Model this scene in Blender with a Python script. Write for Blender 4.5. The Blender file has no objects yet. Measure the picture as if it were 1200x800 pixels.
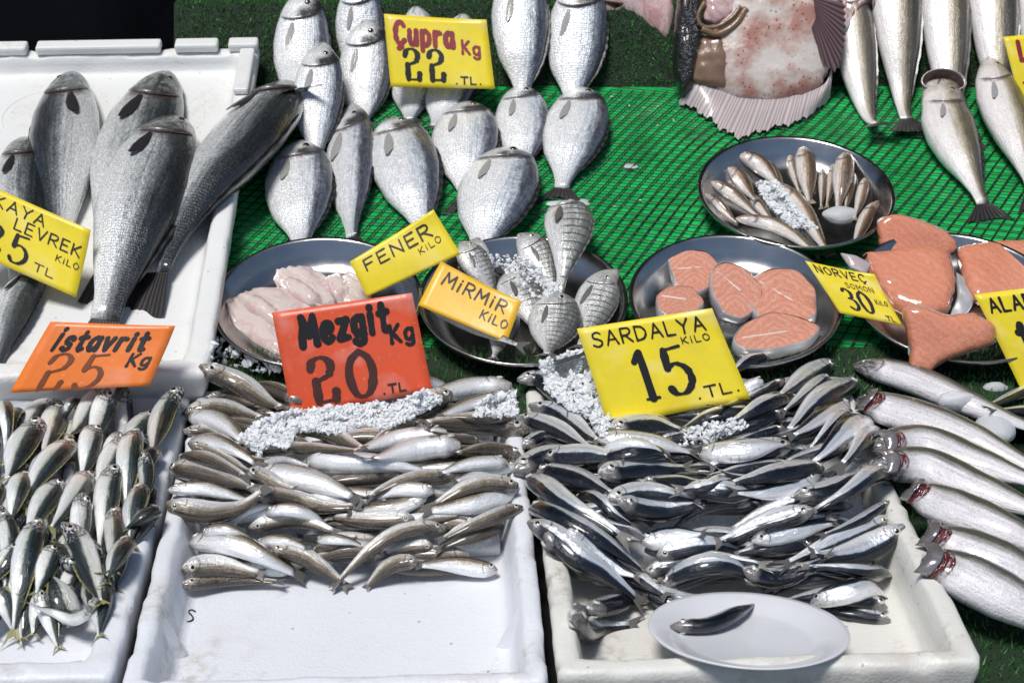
import bpy, math, random
import numpy as np
from mathutils import Vector

random.seed(7); rng = np.random.default_rng(7)
S = bpy.context.scene
COL = S.collection
R = math.radians

# ------------------------------------------------------------------ camera, sky, sun, exposure
FPX, TH, CH = 2000.0, R(25.64), 1.02          # focal length in photo pixels, pitch, height above the crate rims
ST, CT = math.sin(TH), math.cos(TH)
cd = bpy.data.cameras.new('camera'); cam = bpy.data.objects.new('camera', cd); COL.objects.link(cam)
cam.location = (0, 0, CH); cam.rotation_euler = (R(90) - TH, 0, 0)
cd.sensor_width = 36; cd.lens = 36 * FPX / 1200; cd.clip_end = 200; cd.clip_start = .05
cd.dof.use_dof = True; cd.dof.focus_distance = 2.1; cd.dof.aperture_fstop = 11
S.camera = cam
W = bpy.data.worlds.new('World'); S.world = W; W.use_nodes = True
wn = W.node_tree.nodes; wl = W.node_tree.links
SUN_EL, SUN_AZ = R(68), R(-145)               # azimuth from +Y towards +X: the light comes over the customer's left shoulder
sky = wn.new('ShaderNodeTexSky'); sky.sky_type = 'NISHITA'; sky.sun_disc = False
sky.sun_elevation = SUN_EL; sky.sun_rotation = SUN_AZ
wl.new(sky.outputs[0], wn['Background'].inputs[0]); wn['Background'].inputs[1].default_value = .085
sd = bpy.data.lights.new('sun', 'SUN'); sd.energy = 3.25; sd.angle = R(18.0); sd.color = (1, .97, .93)
sun = bpy.data.objects.new('sun', sd); COL.objects.link(sun)
sv = Vector((math.sin(SUN_AZ) * math.cos(SUN_EL), math.cos(SUN_AZ) * math.cos(SUN_EL), math.sin(SUN_EL)))
sun.rotation_euler = sv.to_track_quat('Z', 'Y').to_euler(); sun.location = sv * 5
S.view_settings.view_transform = 'Standard'; S.view_settings.look = 'None'
S.view_settings.exposure = 0.0; S.view_settings.gamma = 1
S.view_settings.use_curve_mapping = False
S.cycles.use_denoising = True
S.cycles.max_bounces = 6

# ------------------------------------------------------------------ helpers
def nrm(a):
    a = np.asarray(a, float); return a / (np.linalg.norm(a, axis=-1, keepdims=True) + 1e-12)
def ray(px, py):
    u = (px - 600) / FPX; v = (py - 400) / FPX
    return np.array([u, CT - v * ST, -(ST + v * CT)])
CAM = np.array([0, 0, CH])
def proj(P):
    d = np.asarray(P, float) - CAM
    zc = d[..., 1] * CT - d[..., 2] * ST
    yc = d[..., 1] * ST + d[..., 2] * CT
    return np.stack([600 + FPX * d[..., 0] / zc, 400 - FPX * yc / zc], -1)
def onplane(px, py, p0, n):
    d = ray(px, py); t = np.dot(np.asarray(p0) - CAM, n) / np.dot(d, n); return CAM + d * t
def atz(px, py, z): return onplane(px, py, (0, 0, z), (0, 0, 1))

# heights of the whole display, used to lay things on one another
GX0, GX1, GY0, GY1, GR = -1.05, 1.05, .95, 3.5, .004
NX, NY = int((GX1 - GX0) / GR) + 1, int((GY1 - GY0) / GR) + 1
XS = GX0 + GR * np.arange(NX); YS = GY0 + GR * np.arange(NY)
XX, YY = np.meshgrid(XS, YS, indexing='ij')
GH = np.full((NX, NY), -.10)
def gi(x, y):
    return (np.clip(((np.asarray(x) - GX0) / GR + .5).astype(int), 0, NX - 1),
            np.clip(((np.asarray(y) - GY0) / GR + .5).astype(int), 0, NY - 1))
def gh(x, y):
    i, j = gi(x, y); return GH[i, j]
TT = np.linspace(1.25, 3.75, 1800)
def hit(px, py, lift=0.0):
    d = ray(px, py); P = CAM + TT[:, None] * d
    b = np.nonzero(P[:, 2] <= gh(P[:, 0], P[:, 1]) + lift)[0]
    return P[b[0]] if len(b) else P[-1]
def inpoly(X, Y, poly):
    r = np.zeros(X.shape, bool); n = len(poly)
    for i in range(n):
        x1, y1 = poly[i][:2]; x2, y2 = poly[(i + 1) % n][:2]
        if y1 == y2: continue
        c = ((y1 > Y) != (y2 > Y)) & (X < (x2 - x1) * (Y - y1) / (y2 - y1) + x1)
        r ^= c
    return r
def sstep(a, b, x):
    t = np.clip((x - a) / (b - a), 0, 1); return t * t * (3 - 2 * t)
def vnoise(P, s, seed=0):
    """cheap smooth noise, vectorised"""
    P = np.asarray(P, float) * s; r = np.random.default_rng(seed); o = np.zeros(P.shape[:-1])
    for k in range(5):
        a = r.normal(size=P.shape[-1]); a *= (1.0 + .5 * k) / np.linalg.norm(a); o += np.sin(P @ a * 2 + r.uniform(0, 6.28)) / (1 + .4 * k)
    return o / 2.6

def mesh(name, V, F, mat=None, parent=None, smooth=True, uv=None, mats=None, midx=None):
    me = bpy.data.meshes.new(name)
    me.from_pydata([tuple(v) for v in np.asarray(V, float)], [], F)
    if smooth: me.polygons.foreach_set('use_smooth', [True] * len(me.polygons))
    for m in (mats or ([mat] if mat else [])): me.materials.append(m)
    if midx is not None: me.polygons.foreach_set('material_index', midx)
    if uv is not None:
        l = me.uv_layers.new(name='UVMap'); vi = np.empty(len(me.loops), int); me.loops.foreach_get('vertex_index', vi)
        l.data.foreach_set('uv', np.asarray(uv, float)[vi].ravel())
    me.update()
    o = bpy.data.objects.new(name, me); COL.objects.link(o)
    if parent is not None: o.parent = parent
    return o
def empty(name, loc):
    o = bpy.data.objects.new(name, None); COL.objects.link(o); o.location = tuple(loc); o.empty_display_size = .02
    o['base'] = [float(c) for c in loc]
    return o
def tag(o, label=None, cat=None, group=None, kind=None):
    if label: o['label'] = label
    if cat: o['category'] = cat
    if group: o['group'] = group
    if kind: o['kind'] = kind
    return o
def bevel(o, w, seg=2):
    m = o.modifiers.new('bevel', 'BEVEL'); m.width = w; m.segments = seg; m.limit_method = 'ANGLE'; m.angle_limit = R(30)

# ------------------------------------------------------------------ materials
class NT:
    def __init__(s, name):
        s.m = bpy.data.materials.new(name); s.m.use_nodes = True; s.t = s.m.node_tree; s.b = s.t.nodes['Principled BSDF']
    def n(s, typ, ins=None, **kw):
        nd = s.t.nodes.new('ShaderNode' + typ)
        for k, v in kw.items(): setattr(nd, k, v)
        for k, v in (ins or {}).items(): s.set(nd.inputs[k], v)
        return nd
    def set(s, sock, v):
        if hasattr(v, 'outputs'): v = v.outputs[0]
        if isinstance(v, bpy.types.NodeSocket): s.t.links.new(v, sock)
        else:
            if isinstance(v, tuple) and len(v) == 3 and sock.type == 'RGBA': v = v + (1,)
            sock.default_value = v
    def math(s, op, a, b=0.0, c=None, clamp=False):
        nd = s.n('Math', {0: a, 1: b}, operation=op, use_clamp=clamp)
        if c is not None: s.set(nd.inputs[2], c)
        return nd.outputs[0]
    def mix(s, f, a, b, mode='MIX'):
        nd = s.n('Mix', data_type='RGBA', blend_type=mode); s.set(nd.inputs[0], f); s.set(nd.inputs[6], a); s.set(nd.inputs[7], b)
        return nd.outputs[2]
    def ramp(s, f, stops, interp='LINEAR'):
        nd = s.n('ValToRGB', {0: f}); r = nd.color_ramp; r.interpolation = interp
        while len(r.elements) < len(stops): r.elements.new(.5)
        for e, (p, c) in zip(r.elements, stops): e.position = p; e.color = (c + (1,)) if isinstance(c, tuple) else (c, c, c, 1)
        return nd.outputs[0]
    def noise(s, vec, scale, detail=3, rough=.55):
        nd = s.n('TexNoise', {'Scale': scale, 'Detail': detail, 'Roughness': rough})
        if vec is not None: s.set(nd.inputs['Vector'], vec)
        return nd.outputs[0]
    def obj(s): return s.n('TexCoord').outputs['Object']
    def uv(s): return s.n('TexCoord').outputs['UV']
    def bump(s, h, st=.3, d=.002, nrm_in=None):
        nd = s.n('Bump', {'Strength': st, 'Distance': d, 'Height': h})
        if nrm_in is not None: s.set(nd.inputs['Normal'], nrm_in)
        return nd.outputs[0]
    def p(s, **kw):
        for k, v in kw.items(): s.set(s.b.inputs[k.replace('_', ' ')], v)
        return s.m

def simple(name, col, rough=.5, metal=0.0, bump=None, var=.0, **kw):
    n = NT(name); c = col
    if var:
        f = n.noise(n.obj(), 30, 4); c = n.mix(f, tuple(x * (1 - var) for x in col), tuple(min(1, x * (1 + var)) for x in col))
    n.p(Base_Color=c, Roughness=rough, Metallic=metal, **kw)
    if bump: n.p(Normal=n.bump(n.noise(n.obj(), bump[0], 3), bump[1], bump[2]))
    return n.m

def mat_skin(name, stops, scale=(60, 16), metal=.35, rough=.3, head=None, bars=None, speck=0.0, patch=None, grain=.1, tint=.12, gill=.2, sb=.25, streak=.6, edge=0.0, gw=.012, lat=0.0, plate=None, mosaic=.6):
    """wet fish skin: colour runs from belly (v=0) to back (v=1); u runs from snout to tail"""
    n = NT(name); uv = n.uv(); sep = n.n('SeparateXYZ', {0: uv}); u, v = sep.outputs[0], sep.outputs[1]
    rnd = n.n('ObjectInfo').outputs['Random']
    sh = n.n('VectorMath', {0: uv}, operation='ADD'); cmb = n.n('CombineXYZ', {0: n.math('MULTIPLY', rnd, 17.0), 1: n.math('MULTIPLY', rnd, 31.0), 2: rnd})
    n.set(sh.inputs[1], cmb)
    mp = n.n('VectorMath', {0: sh.outputs[0], 1: (scale[0], scale[1], 1)}, operation='MULTIPLY').outputs[0]
    mp2 = n.n('VectorMath', {0: sh.outputs[0], 1: (9, 5, 1)}, operation='MULTIPLY').outputs[0]
    vo = n.n('TexVoronoi', {'Vector': mp, 'Scale': 1.0, 'Randomness': .55}); cell = vo.outputs[0]
    big = n.noise(mp2, 1.0, 4, .6); fine = n.noise(mp, .6, 4, .65)
    vv = n.math('ADD', v, n.math('MULTIPLY', n.math('SUBTRACT', big, .5), .16))
    vv = n.math('ADD', vv, n.math('MULTIPLY', n.math('SUBTRACT', rnd, .5), tint))
    col = n.ramp(vv, stops)
    if grain: col = n.mix(grain * 3, col, n.ramp(fine, [(.3, .25), (.5, .5), (.72, .85)]), 'OVERLAY')
    stk = n.noise(n.n('VectorMath', {0: sh.outputs[0], 1: (3.2, 15, 1)}, operation='MULTIPLY').outputs[0], 1.0, 4, .6)
    col = n.mix(streak, col, n.ramp(stk, [(.34, .12), (.5, .5), (.66, .9)]), 'OVERLAY')
    if edge: col = n.mix(n.math('MULTIPLY', n.ramp(cell, [(.3, 0.0), (.62, 1.0)]), edge), col, n.mix(.75, col, (.02, .03, .045)))
    if bars:
        w = n.math('SINE', n.math('MULTIPLY', n.math('ADD', u, n.math('MULTIPLY', big, .02)), bars[0]))
        w = n.math('MULTIPLY', n.ramp(w, [(.62, 0.0), (.86, .8)]), n.ramp(v, [(.3, 0.0), (.5, 1.0)]))
        w = n.math('MULTIPLY', w, n.ramp(u, [(.2, 0.0), (.26, 1.0)])); col = n.mix(w, col, bars[1])
    if speck:
        sp = n.n('TexVoronoi', {'Vector': mp, 'Scale': .35}).outputs[0]
        col = n.mix(n.math('MULTIPLY', n.ramp(sp, [(.12, 1.0), (.24, 0.0)]), speck), col, (.05, .045, .04))
    if head:
        hf = n.ramp(n.math('ADD', u, n.math('MULTIPLY', n.math('SUBTRACT', big, .5), .12)), [(head[1] * .6, head[2]), (head[1], 0.0)])
        hc = n.mix(n.math('MULTIPLY', n.ramp(n.noise(n.n('VectorMath', {0: sh.outputs[0], 1: (38, 11, 1)}, operation='MULTIPLY').outputs[0], 1.0, 3, .5), [(.50, 0.0), (.58, 1.0)]), mosaic), head[0], (.74, .74, .72))
        col = n.mix(hf, col, hc)
    if patch:      # dark brow mark, with the gill cover opening's shadow painted into the colour
        pu = n.math('ABSOLUTE', n.math('SUBTRACT', n.math('ADD', n.math('ADD', u, n.math('MULTIPLY', n.math('POWER', n.math('ABSOLUTE', n.math('SUBTRACT', v, .45)), 2.0), .32)), n.math('MULTIPLY', n.math('SUBTRACT', big, .5), .05)), patch[0]))
        f = n.math('MULTIPLY', n.ramp(pu, [(patch[1] * .35, 1.0), (patch[1], 0.0)]), n.ramp(n.math('ADD', v, n.math('MULTIPLY', n.math('SUBTRACT', fine, .5), .2)), [(.40, 0.0), (.54, 1.0)]))
        col = n.mix(n.math('MULTIPLY', f, .95), col, (.02, .019, .02))
    if plate:
        pd = n.math('ADD', n.math('POWER', n.math('DIVIDE', n.math('SUBTRACT', u, plate[0]), .055), 2.0), n.math('POWER', n.math('DIVIDE', n.math('SUBTRACT', v, plate[1]), .13), 2.0)); col = n.mix(n.math('MULTIPLY', n.ramp(n.math('ADD', pd, n.math('MULTIPLY', fine, .5)), [(.3, 1.0), (1.2, 0.0)]), .35), col, (.52, .56, .57))
    if lat:
        ll = n.math('ABSOLUTE', n.math('SUBTRACT', v, n.math('ADD', .66, n.math('MULTIPLY', n.math('SUBTRACT', .5, u), .22)))); lm = n.math('MULTIPLY', n.ramp(ll, [(.006, 1.0), (.022, 0.0)]), n.ramp(u, [(gill, 0.0), (gill + .05, 1.0)])); col = n.mix(n.math('MULTIPLY', lm, lat), col, (.08, .08, .08))
    # gill slit and mouth line
    gu = n.math('ADD', n.math('MULTIPLY', n.math('POWER', n.math('ABSOLUTE', n.math('SUBTRACT', v, .45)), 2.0), .32), u)
    gl = n.math('ABSOLUTE', n.math('SUBTRACT', gu, gill + .005))
    gm = n.math('MULTIPLY', n.ramp(n.math('ADD', gl, n.math('MULTIPLY', n.math('SUBTRACT', fine, .5), .012)), [(gw * .2, 1.0), (gw, 0.0)]), n.ramp(v, [(.1, 0.0), (.2, 1.0), (.8, 1.0), (.88, 0.0)]))
    col = n.mix(n.math('MULTIPLY', gm, .75), col, (.06, .03, .025))
    ml = n.math('ABSOLUTE', n.math('SUBTRACT', v, n.math('SUBTRACT', .42, n.math('MULTIPLY', u, 1.4))))
    mm = n.math('MULTIPLY', n.ramp(ml, [(.012, 1.0), (.05, 0.0)]), n.ramp(u, [(.05, 1.0), (.062, 0.0)]))
    col = n.mix(n.math('MULTIPLY', mm, .85), col, (.03, .02, .02))
    hmask = n.ramp(u, [(gill - .01, .25), (gill + .03, 1.0)])
    hgt = n.math('MULTIPLY', n.math('SUBTRACT', 1.0, cell), hmask)
    nb = n.bump(hgt, sb, .0012); nb = n.bump(n.math('ADD', n.math('MULTIPLY', fine, .8), n.math('ADD', n.math('MULTIPLY', big, 1.8), stk)), .5, .0022, nb)
    n.p(Base_Color=col, Metallic=n.math('MULTIPLY', n.ramp(vv, [(.15, .5), (.4, 1.0), (.75, .5)]), metal),
        Roughness=n.math('ADD', n.math('MULTIPLY', fine, .30), rough - .16), Normal=nb, Coat_Weight=.75, Coat_Roughness=.09, Specular_IOR_Level=.6)
    return n.m

def mat_fin(name, a, b):
    n = NT(name); uv = n.uv(); sep = n.n('SeparateXYZ', {0: uv})
    w = n.math('SINE', n.math('MULTIPLY', sep.outputs[1], 62.0)); f = n.math('ADD', n.math('MULTIPLY', w, .42), .5)
    c = n.mix(f, a, b); c = n.mix(n.math('MULTIPLY', n.noise(uv, 9), .5), c, tuple(x * .5 for x in a))
    return n.p(Base_Color=c, Roughness=.38, Normal=n.bump(w, .3, .0006), Coat_Weight=.3)

def mat_foam(name, col=(.73, .75, .785), dirt=(.42, .38, .30), amt=.5):
    n = NT(name); o = n.obj()
    vo = n.n('TexVoronoi', {'Vector': o, 'Scale': 240.0}); big = n.noise(o, 9, 5, .6); fine = n.noise(o, 70, 5, .7)
    st = n.math('MULTIPLY', n.ramp(big, [(.56, 0.0), (.72, 1.0)]), n.ramp(fine, [(.45, 0.0), (.62, 1.0)]))
    c = n.mix(n.math('MULTIPLY', st, amt), col, dirt)
    c = n.mix(n.math('MULTIPLY', n.noise(o, 3, 2), .2), c, tuple(x * .82 for x in col))
    sc = n.n('TexVoronoi', {'Vector': o, 'Scale': 38.0, 'Randomness': 1.0}).outputs[0]
    c = n.mix(n.math('MULTIPLY', n.ramp(sc, [(.045, 1.0), (.08, 0.0)]), amt * .7), c, (.16, .12, .09))
    mpv = n.n('Mapping', {'Vector': o, 'Rotation': (0, 0, .5), 'Scale': (14, 150, 40)}); scr = n.noise(mpv.outputs[0], 1.0, 4, .6)
    c = n.mix(n.math('MULTIPLY', n.ramp(scr, [(.66, 0.0), (.74, 1.0)]), amt * .35), c, tuple(x * .55 for x in col))
    pk_ = n.noise(o, 5.5, 5, .65); c = n.mix(n.math('MULTIPLY', n.ramp(pk_, [(.60, 0.0), (.78, 1.0)]), amt * .45), c, (.55, .40, .33))
    b = n.bump(vo.outputs[0], .3, .0012); b = n.bump(n.math('ADD', big, n.math('MULTIPLY', scr, .15)), .22, .004, b)
    return n.p(Base_Color=c, Roughness=n.ramp(pk_, [(.4, .62), (.66, .42)]), Normal=b, Subsurface_Weight=.0)

def mat_card(name, col):
    n = NT(name); o = n.uv(); f = n.noise(o, 3, 4, .6); f2 = n.noise(o, 26, 3)
    c = n.mix(n.ramp(f, [(.35, 0.0), (.7, .55)]), col, tuple(min(1, x * .72 + .04) for x in col))
    f3 = n.noise(o, 2.2, 3, .5); c = n.mix(n.math('MULTIPLY', n.ramp(f3, [(.52, 0.0), (.68, 1.0)]), .38), c, tuple(min(1, x * .55 + .42) for x in col)); c = n.mix(n.math('MULTIPLY', n.ramp(f2, [(.62, 0.0), (.75, .5)]), .5), c, (.75, .72, .6))  # pale blotches: worn patches and white glare, both put into the card colour
    return n.p(Base_Color=c, Roughness=n.math('ADD', n.math('MULTIPLY', f2, .3), .3), Normal=n.bump(f, .15, .004), Coat_Weight=.2, Coat_Roughness=.2)

def mat_ice(name, tr=.2, rough=.04):
    n = NT(name); o = n.obj()
    return n.p(Base_Color=(.95, .975, .99), Roughness=n.math('ADD', n.math('MULTIPLY', n.noise(o, 200), .3), .08 + rough), Transmission_Weight=tr, IOR=1.31,
               Normal=n.bump(n.noise(o, 350, 4, .7), .4, .002), Subsurface_Weight=0.0)

M = {}
M['foam'] = mat_foam('white_polystyrene', amt=.85)
M['foam_old'] = mat_foam('weathered_polystyrene', (.70, .69, .64), (.33, .28, .2), .85)
M['foam_cream'] = mat_foam('aged_cream_polystyrene', (.74, .745, .73), (.5, .46, .3), .6)
M['mezgit'] = mat_skin('whiting_skin', [(.12, (.90, .90, .90)), (.40, (.82, .82, .81)), (.55, (.54, .50, .43)), (.68, (.20, .16, .11)), (.88, (.07, .055, .04))], (70, 18), .48, .25, head=((.2, .16, .12), .15, .5), grain=.09, gill=.2, sb=.1)
M['sardine'] = mat_skin('sardine_skin', [(.1, (.92, .92, .93)), (.52, (.86, .88, .90)), (.60, (.60, .66, .71)), (.635, (.035, .05, .07)), (.74, (.006, .008, .013))], (46, 12), .62, .22, head=((.46, .42, .40), .17, .4), grain=.14, gill=.19, speck=.3)
M['istavrit'] = mat_skin('horse_mackerel_skin', [(.1, (.90, .90, .88)), (.44, (.84, .85, .80)), (.53, (.52, .55, .46)), (.61, (.05, .07, .075)), (.80, (.014, .02, .018))], (70, 18), .32, .24, head=((.035, .04, .034), .27, .85), grain=.1, gill=.22, mosaic=.85)
M['bream'] = mat_skin('sea_bream_skin', [(.08, (.90, .90, .90)), (.5, (.90, .905, .91)), (.7, (.66, .70, .75)), (.86, (.09, .10, .13))], (58, 26), .2, .34, head=((.40, .39, .37), .15, .6), patch=(.215, .075), grain=.30, gill=.25, sb=.8, edge=.30, gw=.022, lat=.16)
M['striped'] = mat_skin('striped_bream_skin', [(.08, (.80, .80, .78)), (.45, (.68, .68, .66)), (.7, (.40, .40, .38)), (.9, (.15, .15, .14))], (52, 24), .32, .32, head=((.4, .37, .33), .18, .5), bars=(100.0, (.07, .065, .06)), grain=.2, gill=.25, sb=.5, edge=.3)
M['grouper'] = mat_skin('grey_grouper_skin', [(.14, (.88, .89, .87)), (.40, (.66, .68, .67)), (.55, (.26, .28, .28)), (.70, (.035, .040, .039)), (.85, (.018, .02, .02))], (110, 52), .25, .33, head=((.045, .05, .04), .30, .9), grain=.36, gill=.26, sb=.75, edge=.5, gw=.045, lat=.2, mosaic=.3, plate=(.18, .40))
M['bass'] = mat_skin('sea_bass_skin', [(.1, (.86, .82, .80)), (.46, (.80, .75, .71)), (.58, (.44, .38, .28)), (.74, (.12, .10, .07)), (.9, (.05, .045, .035))], (90, 36), .14, .36, head=((.34, .26, .2), .17, .5), grain=.14, gill=.25, sb=.4, speck=.2, gw=.024, lat=.35, streak=.35)
M['trout'] = mat_skin('pale_trout_skin', [(.1, (.76, .73, .74)), (.55, (.60, .575, .585)), (.63, (.36, .35, .33)), (.74, (.07, .07, .055))], (110, 36), .10, .42, head=((.035, .033, .033), .19, .92), grain=.14, gill=.17, sb=.15, speck=.35, mosaic=.3, streak=.35)
M['mullet'] = mat_skin('small_brown_fish_skin', [(.1, (.74, .70, .66)), (.50, (.66, .58, .52)), (.62, (.30, .20, .13)), (.80, (.085, .05, .03))], (60, 18), .06, .34, head=((.3, .2, .14), .17, .5), grain=.22, gill=.2, speck=.45, gw=.03)
M['fin_grey'] = mat_fin('grey_fin', (.07, .065, .06), (.22, .21, .19)); M['fin_bream'] = mat_fin('pale_bream_fin', (.26, .26, .25), (.50, .50, .49))
M['fin_olive'] = mat_fin('olive_yellow_fin', (.22, .21, .08), (.46, .44, .2))
M['fin_dark'] = mat_fin('dark_fin', (.010, .009, .010), (.055, .05, .05))
M['fin_tan'] = mat_fin('tan_fin', (.20, .16, .10), (.42, .36, .27))
M['eye_ring'] = simple('eye_ring_silver', (.72, .70, .62), .2, .3, Coat_Weight=.8)
M['eye_dark_ring'] = simple('eye_ring_dark', (.10, .085, .06), .2, .2, Coat_Weight=.8)
M['pupil'] = simple('eye_pupil', (.006, .006, .008), .08, Coat_Weight=1.0)
n = NT('brushed_steel'); o_ = n.obj(); M['steel'] = n.p(Base_Color=n.mix(n.noise(o_, 14, 4), (.30, .295, .29), (.52, .515, .505)), Metallic=1.0,
    Roughness=n.math('ADD', n.math('MULTIPLY', n.noise(o_, 60, 5, .7), .22), .12), Normal=n.bump(n.noise(o_, 25, 2), .08, .003))
M['plate'] = simple('white_melamine', (.66, .67, .70), .28, Coat_Weight=.3, var=.04)
M['ice'] = mat_ice('crushed_ice'); M['clear_ice'] = mat_ice('wet_clear_ice', .5, .10); M['turf_blade'] = simple('turf_green', (.05, .21, .04), .5, var=.6)
M['turf_base'] = simple('turf_backing', (.008, .025, .008), .8, bump=(300, .5, .003))
n = NT('green_plastic_sheet'); o_ = n.obj(); vm_ = n.n('TexVoronoi', {'Vector': o_, 'Scale': 46.0, 'Randomness': 1.0}).outputs[0]
fl_ = n.math('MULTIPLY', n.ramp(vm_, [(.035, 1.0), (.07, 0.0)]), n.ramp(n.noise(o_, 6, 3), [(.48, 0.0), (.6, .8)]))
M['mat'] = n.p(Base_Color=n.mix(fl_, n.mix(n.ramp(n.noise(o_, 22, 5, .65), [(.3, 0.0), (.7, 1.0)]), (.004, .24, .048), (.02, .56, .13)), (.55, .62, .55)),
    Roughness=n.math('ADD', n.math('MULTIPLY', n.noise(o_, 90, 3), .3), .16), Normal=n.bump(n.noise(o_, 40, 4, .6), .5, .006), Coat_Weight=.35)
M['net'] = simple('net_cord', (.006, .022, .010), .55)
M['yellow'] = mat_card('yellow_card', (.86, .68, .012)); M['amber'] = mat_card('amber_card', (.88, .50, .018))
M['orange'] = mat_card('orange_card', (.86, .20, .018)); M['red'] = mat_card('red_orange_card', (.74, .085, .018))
M['ink'] = simple('black_marker', (.010, .009, .009), .4, var=.3); M['ink_fade'] = simple('worn_marker', (.06, .018, .012), .5, var=.6)
M['ink_red'] = simple('dark_red_marker', (.25, .012, .03), .5, var=.5)
M['ink_orange'] = simple('worn_marker_on_orange', (.19, .05, .012), .5, var=.6)
M['counter'] = simple('dark_counter', (.03, .03, .032), .5, var=.4, bump=(20, .3, .004))
M['backdrop'] = simple('dark_blue_backdrop', (.006, .007, .012), .6, var=.5, bump=(6, .5, .02))
M['canvas'] = simple('grey_canvas', (.30, .295, .285), .7, var=.15)
M['ground'] = simple('wet_paving', (.06, .058, .055), .45, var=.4, bump=(8, .4, .02))

def mat_flesh(name, a, b, vein, scale=60, vscale=1.0, fat=.6, chev=False):
    n = NT(name); o = n.uv()
    sp_ = n.n('SeparateXYZ', {0: o}); ch = n.n('CombineXYZ', {0: n.math('ABSOLUTE', n.math('SUBTRACT', sp_.outputs[0], .5)), 1: sp_.outputs[1], 2: 0.0}) if chev else None
    w = n.n('TexWave', {'Vector': ch if chev else o, 'Scale': vscale, 'Distortion': 9.0, 'Detail': 5.0, 'Detail Scale': 1.4, 'Detail Roughness': .6}, wave_type='BANDS', bands_direction='DIAGONAL'); f = n.noise(o, 7, 5, .6)
    c = n.mix(f, a, b); c = n.mix(n.math('MULTIPLY', n.ramp(w.outputs[1], [(.6, 0.0), (1.0, 1.0)]), fat), c, vein)
    return n.p(Base_Color=c, Roughness=.3, Normal=n.bump(n.math('ADD', n.math('ADD', f, n.math('MULTIPLY', n.noise(o, 28, 5, .7), .7)), n.math('MULTIPLY', w.outputs[1], .08)), .5, .004), Subsurface_Weight=.22, Subsurface_Scale=1.0,
               Subsurface_Radius=(.008, .003, .002), Coat_Weight=.8, Coat_Roughness=.08)
M['salmon'] = mat_flesh('salmon_flesh', (.60, .165, .08), (.72, .30, .175), (.78, .44, .31), vscale=2.4, fat=.26)
M['steak'] = mat_flesh('salmon_steak_flesh', (.60, .185, .105), (.72, .35, .24), (.82, .60, .50), vscale=2.1, fat=.32, chev=True)
M['monk'] = mat_flesh('pale_fillet_flesh', (.66, .52, .48), (.74, .66, .61), (.55, .26, .27), vscale=.8, fat=.35)
M['pinkflesh'] = mat_flesh('pink_fillet_flesh', (.62, .38, .38), (.72, .56, .54), (.5, .2, .22), vscale=.8)
M['fat'] = simple('white_fat', (.78, .66, .58), .35)
M['lip'] = simple('pale_lip', (.62, .55, .5), .3, var=.2, Coat_Weight=.5)
M['maw'] = simple('dark_mouth', (.045, .022, .02), .3, var=.4, Coat_Weight=.5)
M['salmon_skin'] = simple('silver_salmon_skin', (.48, .48, .49), .3, .3, var=.5)
M['gill'] = simple('blood_red_gills', (.10, .009, .012), .22, var=.6, bump=(500, .6, .002), Coat_Weight=.6)
M['gillcover'] = simple('grey_gill_cover', (.26, .24, .24), .2, .5, var=.6, Coat_Weight=.6)
M['black_skin'] = simple('black_fish_skin', (.012, .011, .010), .22, bump=(160, .9, .006), var=.5, Coat_Weight=.6)
n = NT('turbot_belly'); o_ = n.obj(); big = n.noise(o_, 18, 4); vo = n.n('TexVoronoi', {'Vector': o_, 'Scale': 120.0, 'Randomness': 1.0}).outputs[0]
sp_ = n.math('MULTIPLY', n.ramp(vo, [(.16, 1.0), (.26, 0.0)]), n.ramp(n.noise(o_, 16, 2), [(.40, 0.0), (.52, .95)]))
c_ = n.mix(n.ramp(big, [(.40, 0.0), (.60, .9)]), (.66, .59, .54), (.38, .16, .11)); M['turbot'] = n.p(Base_Color=n.mix(sp_, c_, (.26, .035, .03)), Roughness=.32, Normal=n.bump(n.math('ADD', big, n.math('MULTIPLY', n.noise(o_, 70, 5, .7), .2)), .35, .012), Coat_Weight=.8, Coat_Roughness=.1, Subsurface_Weight=.15, Subsurface_Scale=1.0, Subsurface_Radius=(.006, .003, .002))
M['turbot_brown'] = simple('brown_fish_flank', (.22, .13, .085), .3, var=.5, bump=(40, .5, .004), Coat_Weight=.4)
M['fin_pale'] = mat_fin('pale_mauve_fin', (.36, .28, .28), (.66, .60, .60)); M['fin_mauve'] = mat_fin('mauve_brown_fin', (.03, .015, .016), (.24, .14, .14))
M['cartilage'] = simple('beige_cartilage', (.20, .12, .065), .3, var=.7, bump=(90, .5, .004), Coat_Weight=.4)
M['wire'] = simple('dark_wire', (.05, .05, .055), .35, .8); M['pale_skirting'] = simple('beige_board', (.32, .27, .2), .5, var=.3)

# ------------------------------------------------------------------ the setting: counter, sloped display, step
def quadslab(name, c, th, mat, parent=None):
    """slab from four top corners (np points, counter-clockwise seen from above)"""
    c = [np.array(p, float) for p in c]; d = np.array([0, 0, -th]); V = c + [p + d for p in c]
    F = [(0, 1, 2, 3), (7, 6, 5, 4)] + [(i + 4, (i + 1) % 4 + 4, (i + 1) % 4, i) for i in range(4)]
    return mesh(name, V, F, mat, parent, smooth=False)

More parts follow.
